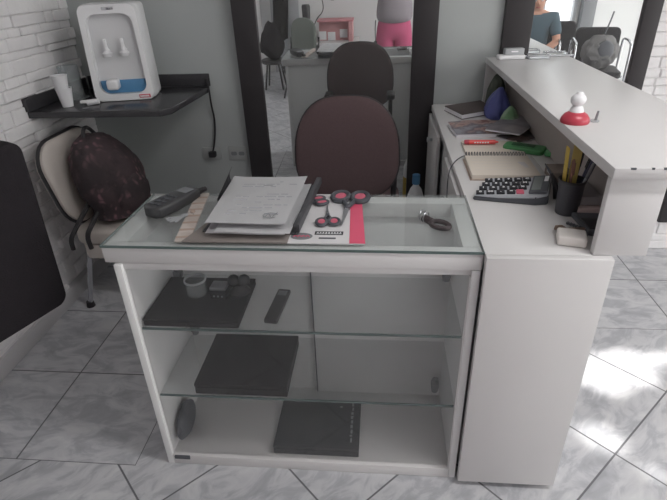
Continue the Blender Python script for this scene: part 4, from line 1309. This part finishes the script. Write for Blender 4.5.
B().tube([(0.03, 0, 0.20), (0.09, -0.02, 0.19), (0.13, -0.04, 0.28), (0.22, -0.06, 0.36), (0.21, -0.10, 0.48), (0.16, -0.14, 0.56)], 0.006, 8, smooth=2).obj('cord', BLACK, hd)
hk = thing('wall_hook', 'small metal hook on the white wall above the pink organizer', 'hook', (-0.66, YF, 0.92))
B().box(-0.02, 0.02, 0, 0.01, -0.02, 0.02, 0.002).tube([(0, 0.008, 0), (0, 0.04, -0.01), (0, 0.045, 0.02)], 0.006, 8).obj('hook', DGREY, hk)
cp_ = thing('salon_cape', 'black salon cape hanging on the wall behind the photographer', 'cape', (-1.36, YF + 0.06, 0.42))
B().grid(lambda u, v: Vector((-0.10 + 0.2 * u + 0.02 * math.sin(v * 4), 0.06 + 0.03 * math.sin(u * 11 + v * 2), 0.9 - 0.88 * v + 0.02 * math.cos(u * 6))), 24, 16, 0.006).obj('cloth', BLACK_MATTE, cp_)
B().box(-0.02, 0.02, -0.008, 0.03, 0.86, 0.93, 0.004).obj('hanger', CHROME, cp_)
gc = thing('towel_chair', 'folding chair draped with a grey-green towel behind the photographer', 'chair', (-0.92, -0.90, 0), 10)
B().pillow(rrect(-0.15, 0.15, -0.24, 0.24, 0.13, 6), 0.09, 4, 6, Matrix.Translation((0, 0, 0.60)) @ Matrix.Rotation(PI / 2, 4, 'X')).obj('towel', CLOTH_GG, gc)
B().prism(rrect(-0.18, 0.18, 0.02, 0.4, 0.05), 0.34, 0.38, 0.01).obj('seat', BLACK, gc)
for sg in (-1, 1):
    B().tube([(sg * 0.17, -0.05, 0.62), (sg * 0.17, 0.02, 0.36), (sg * 0.17, 0.36, 0.0)], 0.012, 8).obj('leg', BLACK, gc)
    B().tube([(sg * 0.155, 0.36, 0.35), (sg * 0.155, 0.0, 0.0)], 0.012, 8).obj('leg', BLACK, gc)
db = B().ball((0, 0, 0.22), (0.14, 0.12, 0.22), 4, 0.18, 12, freq=1.6)
for v in db.bm.verts:
    v.co.x *= 1.25 - 1.5 * max(v.co.z - 0.05, 0)
    v.co.z = max(v.co.z, 0.0)
tag(db.obj('duffel_bag', BLACK_MATTE), 'dark slumped bag on a stool left of the towel chair', 'bag', loc=(-1.34, -1.08, 0.351))
stl = thing('stool', 'black round stool under the dark slumped bag', 'stool', (-1.34, -1.08, 0))
B().lathe([(0, 0.31), (0.15, 0.31), (0.155, 0.33), (0.15, 0.35), (0, 0.35)], 24).obj('seat', BLACK, stl)
for k in range(4):
    a = PI / 4 + k * PI / 2
    B().tube([(0.1 * math.cos(a), 0.1 * math.sin(a), 0.31), (0.16 * math.cos(a), 0.16 * math.sin(a), 0)], 0.012, 8).obj('leg', BLACK, stl)

# ------------------------------------------------------------------ people
def face(par, head, fwd, m_skin):
    """eyes, nose, mouth and ears on a head centred at head looking along fwd (unit, horizontal)"""
    f = Vector(fwd).normalized()
    s = f.cross(Vector((0, 0, 1))).normalized()
    u = s.cross(f)
    h = Vector(head)
    b_ = B()
    for sg in (-1, 1):
        b_.ball(tuple(h + f * 0.082 + s * sg * 0.032 + u * 0.004), 0.011, 2)
    b_.obj('eyes', PAPER, par)
    b_ = B()
    for sg in (-1, 1):
        b_.ball(tuple(h + f * 0.091 + s * sg * 0.032 + u * 0.004), 0.0055, 2)
    b_.obj('pupils', HAIR, par)
    B().ball(tuple(h + f * 0.088 - u * 0.066), (0.022, 0.012, 0.007), 2).obj('mouth', mat('lips', rgb(160, 92, 88), 0.5), par)

def body(name, label, loc, rz, J, E, R, shirt, trousers, tops, bottoms, hair_long):
    p = thing(name, label, 'person', loc, rz)
    bo = skin_mesh('body', J, E, R, SKIN, p, 2)
    return p, bo

# photographer, standing behind the camera with both arms raised to the phone
ps = thing('person', 'person in grey top and pink trousers holding up a phone, seen in the mirror', 'person', (0.13, -0.36, 0))
def arm_chain(V, E, R, start, pts_, rads):
    prev = start
    for p_, r_ in zip(pts_, rads):
        V.append(p_); R.append(r_); E.append((prev, len(V) - 1)); prev = len(V) - 1
    return prev
def hand(V, E, R, wrist, d, side, n, curl=0.35, s=1.0):
    """palm + four fingers + thumb growing from vertex index wrist; d finger direction, side = thumb side, n = palm normal"""
    w = Vector(V[wrist]); d = Vector(d).normalized(); side = Vector(side).normalized(); n = Vector(n).normalized()
    V.append(tuple(w + d * 0.055 * s)); R.append((0.030 * s, 0.016 * s)); pi_ = len(V) - 1; E.append((wrist, pi_))
    for k, ln in enumerate((0.070, 0.080, 0.074, 0.058)):
        base = w + d * 0.085 * s + side * (0.030 - 0.020 * k) * s
        q1 = base + (d * (1 - curl * .3) + n * curl * .6).normalized() * ln * 0.5 * s
        q2 = q1 + (d * (1 - curl) + n * curl * 1.3).normalized() * ln * 0.5 * s
        V.append(tuple(base)); R.append(0.0095 * s); E.append((pi_, len(V) - 1))
        V.append(tuple(q1)); R.append(0.0085 * s); E.append((len(V) - 2, len(V) - 1))
        V.append(tuple(q2)); R.append(0.007 * s); E.append((len(V) - 2, len(V) - 1))
    t1 = w + d * 0.03 * s + side * 0.035 * s
    t2 = t1 + (d * 0.7 + side * 0.6 + n * 0.2).normalized() * 0.035 * s
    t3 = t2 + (d * 0.9 + side * 0.1 + n * 0.3).normalized() * 0.028 * s
    V.append(tuple(t1)); R.append(0.013 * s); E.append((wrist, len(V) - 1))
    V.append(tuple(t2)); R.append(0.0105 * s); E.append((len(V) - 2, len(V) - 1))
    V.append(tuple(t3)); R.append(0.008 * s); E.append((len(V) - 2, len(V) - 1))

V = [(0, 0, 0.92), (0, 0.0, 1.08), (0, 0.005, 1.25), (0, 0, 1.37), (0, 0.005, 1.43), (0, 0.03, 1.50), (0, 0.035, 1.58)]
E = [(0, 1), (1, 2), (2, 3), (3, 4), (4, 5), (5, 6)]
R = [(0.15, 0.10), (0.125, 0.09), (0.145, 0.10), (0.10, 0.07), (0.052, 0.05), (0.082, 0.09), (0.072, 0.08)]
for sg in (-1, 1):
    a = arm_chain(V, E, R, 3, [(sg * 0.17, 0, 1.36), (sg * 0.23, 0.08, 1.16), (sg * 0.155 - 0.07, 0.24, 1.36), (sg * 0.115 - 0.11, 0.315, 1.435)], [0.055, 0.043, 0.036, 0.026])
    hand(V, E, R, a, (-sg * 0.12, 0.15, 0.9), (-sg, -0.2, 0.2), (-sg * 0.3, 0.9, 0), 0.3, 0.95)
    arm_chain(V, E, R, 0, [(sg * 0.095, 0, 0.83), (sg * 0.10, 0.01, 0.46), (sg * 0.10, -0.02, 0.10), (sg * 0.105, -0.02, 0.045), (sg * 0.115, 0.10, 0.03)], [0.088, 0.058, 0.036, 0.04, 0.03])
skin_mesh('body', V, E, R, SKIN, ps, 2)
Vt = [(0, 0, 0.80), (0, 0.0, 0.98), (0, 0.005, 1.25), (0, 0, 1.37), (0, 0.003, 1.405)]
Et = [(0, 1), (1, 2), (2, 3), (3, 4)]
Rt = [(0.235, 0.18), (0.195, 0.15), (0.172, 0.125), (0.12, 0.085), (0.07, 0.065)]
for sg in (-1, 1):
    arm_chain(Vt, Et, Rt, 3, [(sg * 0.17, 0, 1.365), (sg * 0.232, 0.08, 1.16), (sg * 0.185 - 0.045, 0.175, 1.275)], [0.068, 0.058, 0.050])
skin_mesh('grey_top', Vt, Et, Rt, SHIRT_G, ps, 2)
Vp = [(0, 0, 1.00), (0, 0, 0.88)]
Ep, Rp = [(0, 1)], [(0.15, 0.11), (0.178, 0.13)]
for sg in (-1, 1):
    arm_chain(Vp, Ep, Rp, 1, [(sg * 0.085, 0, 0.74), (sg * 0.09, 0.01, 0.42), (sg * 0.10, -0.02, 0.09)], [0.125, 0.10, 0.085])
skin_mesh('pink_trousers', Vp, Ep, Rp, PANTS_P, ps, 2)
hb = B().ball((0, 0.0, 1.575), (0.10, 0.105, 0.115), 4, 0.05, 3)
for v in list(hb.bm.verts):
    if v.co.y > 0.045 and v.co.z < 1.60:
        v.co.y = 0.045 - (v.co.y - 0.045)
hb.ball((0, -0.07, 1.46), (0.085, 0.05, 0.13), 3, 0.08, 5)
hb.obj('hair', HAIR, ps)
face(ps, (0, 0.03, 1.53), (0, 1, 0), SKIN)
B().ball((0, 0.128, 1.51), (0.013, 0.018, 0.02), 2).obj('nose', SKIN, ps)
for sg in (-1, 1):
    B().box(sg * 0.11 - 0.045, sg * 0.11 + 0.045, -0.09, 0.16, 0.0, 0.06, 0.025, 3).obj('shoe', BLACK, ps)
fn = thing('smartphone', 'dark smartphone held up by the person in the mirror', 'phone', (0.0, -0.02, 1.5))
B().box(-0.082, 0.082, -0.008, 0.0, -0.06, 0.018, 0.003).obj('body', BLACK, fn)
B().box(-0.075, 0.075, -0.0088, -0.0081, -0.055, 0.013).obj('screen', mat('phone_glass', rgb(50, 52, 58), 0.1), fn)
ks = thing('key_lanyard', 'dark key lanyard hanging at the hip of the person in pink trousers', 'lanyard', (-0.055, -0.225, 0.66))
B().tube([(0, 0, 0.30), (-0.005, 0.01, 0.2), (0.002, 0.008, 0.10)], 0.006, 6, smooth=1).obj('strap', BLACK, ks)
B().box(-0.016, 0.016, 0, 0.012, 0.03, 0.10, 0.003).obj('tag', BLACK, ks)
ks.location = (-0.065, -0.23, 0.58)

# waiting row on the right, seen in the mirror behind the bar
def arm_chair(loc, rz, label, ah=0.67):
    t = thing('waiting_chair', label, 'chair', loc, rz, 'chrome-armed waiting chairs')
    B().prism(rrect(-0.23, 0.23, -0.22, 0.24, 0.05), 0.40, 0.47, 0.02, 3).obj('seat', BLACK_BOX, t)
    B().pillow(rrect(-0.23, 0.23, -0.18, 0.18, 0.06), 0.06, 5, 6, Matrix.Translation((0, -0.24, 0.68)) @ Matrix.Rotation(math.radians(8), 4, 'X') @ Matrix.Rotation(PI / 2, 4, 'X')).obj('backrest', BLACK_BOX, t)
    for sg in (-1, 1):
        B().tube([(sg * 0.26, 0.22, 0.0), (sg * 0.26, 0.24, ah - 0.07), (sg * 0.26, 0.18, ah), (sg * 0.26, -0.18, ah), (sg * 0.26, -0.26, ah - 0.05), (sg * 0.26, -0.24, 0.0)], 0.014, 10, smooth=2).obj('arm_frame', CHROME, t)
    B().cyl((-0.26, 0.1, 0.40), (0.26, 0.1, 0.40), 0.012).cyl((-0.26, -0.15, 0.40), (0.26, -0.15, 0.40), 0.012).obj('cross_bar', CHROME, t)
    return t
arm_chair((1.66, -0.62, 0.0), 12, 'chrome-armed chair under the seated person in blue', 0.76)
arm_chair((2.12, -1.3, 0.0), 12, 'empty chrome-armed chair behind the seated person and the grey bag', 0.76)
arm_chair((2.33, -0.50, 0.0), 12, 'chrome-armed chair holding the grey hooded bag', 0.76)
sp = thing('person', 'person in a teal-blue shirt sitting on a chrome-armed chair, seen in the mirror', 'person', (1.66, -0.62, 0), 12)
V = [(0, -0.10, 0.56), (0, -0.11, 0.72), (0, -0.09, 0.88), (0, -0.07, 0.99), (0, -0.055, 1.05), (0, -0.02, 1.12), (0, -0.015, 1.20)]
E = [(0, 1), (1, 2), (2, 3), (3, 4), (4, 5), (5, 6)]
R = [(0.15, 0.11), (0.135, 0.10), (0.155, 0.11), (0.11, 0.08), (0.055, 0.052), (0.082, 0.09), (0.073, 0.082)]
for sg in (-1, 1):
    a = arm_chain(V, E, R, 3, [(sg * 0.18, -0.07, 0.97), (sg * 0.245, -0.01, 0.74), (sg * 0.11, 0.16, 0.66), (sg * 0.06, 0.20, 0.655)], [0.058, 0.045, 0.036, 0.028])
    hand(V, E, R, a, (-sg * 0.7, 0.5, -0.05), (0, 0.5, 0.6), (0, 0.3, -0.8), 0.35, 0.95)
    arm_chain(V, E, R, 0, [(sg * 0.10, 0.0, 0.56), (sg * 0.12, 0.34, 0.545), (sg * 0.12, 0.36, 0.12), (sg * 0.12, 0.37, 0.05), (sg * 0.13, 0.48, 0.035)], [0.085, 0.062, 0.038, 0.04, 0.03])
skin_mesh('body', V, E, R, SKIN, sp, 2)
Vt = [(0, -0.10, 0.56), (0, -0.11, 0.72), (0, -0.09, 0.88), (0, -0.07, 0.99), (0, -0.065, 1.025)]
Et = [(0, 1), (1, 2), (2, 3), (3, 4)]
Rt = [(0.172, 0.135), (0.162, 0.125), (0.175, 0.128), (0.13, 0.095), (0.07, 0.066)]
for sg in (-1, 1):
    arm_chain(Vt, Et, Rt, 3, [(sg * 0.18, -0.07, 0.975), (sg * 0.235, -0.02, 0.78)], [0.075, 0.064])
skin_mesh('blue_shirt', Vt, Et, Rt, SHIRT_B, sp, 2)
Vp = [(0, -0.10, 0.565)]
Ep, Rp = [], [(0.165, 0.12)]
for sg in (-1, 1):
    arm_chain(Vp, Ep, Rp, 0, [(sg * 0.10, 0.0, 0.565), (sg * 0.12, 0.34, 0.55), (sg * 0.12, 0.36, 0.10)], [0.098, 0.078, 0.058])
skin_mesh('dark_trousers', Vp, Ep, Rp, JEANS, sp, 2)
hb = B().ball((0, -0.035, 1.20), (0.095, 0.105, 0.105), 4, 0.04, 6)
for v in list(hb.bm.verts):
    if v.co.y > 0.02 and v.co.z < 1.22:
        v.co.y = 0.02 - (v.co.y - 0.02)
hb.obj('hair', HAIR, sp)
face(sp, (0, -0.025, 1.15), (0, 1, 0), SKIN)
B().ball((0, 0.073, 1.13), (0.013, 0.018, 0.02), 2).obj('nose', SKIN, sp)
for sg in (-1, 1):
    B().box(sg * 0.13 - 0.045, sg * 0.13 + 0.045, 0.30, 0.55, 0.0, 0.065, 0.025, 3).obj('shoe', BLACK, sp)
hg = thing('hooded_bag', 'grey rounded bag with dark opening on a chrome-armed chair, in the mirror', 'bag', (2.33, -0.47, 0.4705), 12)
hb = B().ball((0, 0, 0.17), (0.18, 0.15, 0.17), 4, 0.16, 4)
for v in hb.bm.verts:
    v.co.z = max(v.co.z, 0.0)
hb.obj('body', GREY_BAG, hg)
B().ball((0.03, 0.115, 0.20), (0.085, 0.045, 0.10), 3, 0.05, 2).obj('opening', DGREY, hg)
B().tube([(0.02, -0.02, 0.35), (0.05, -0.04, 0.46), (0.07, -0.05, 0.56)], 0.008, 8).obj('handle', DGREY, hg)
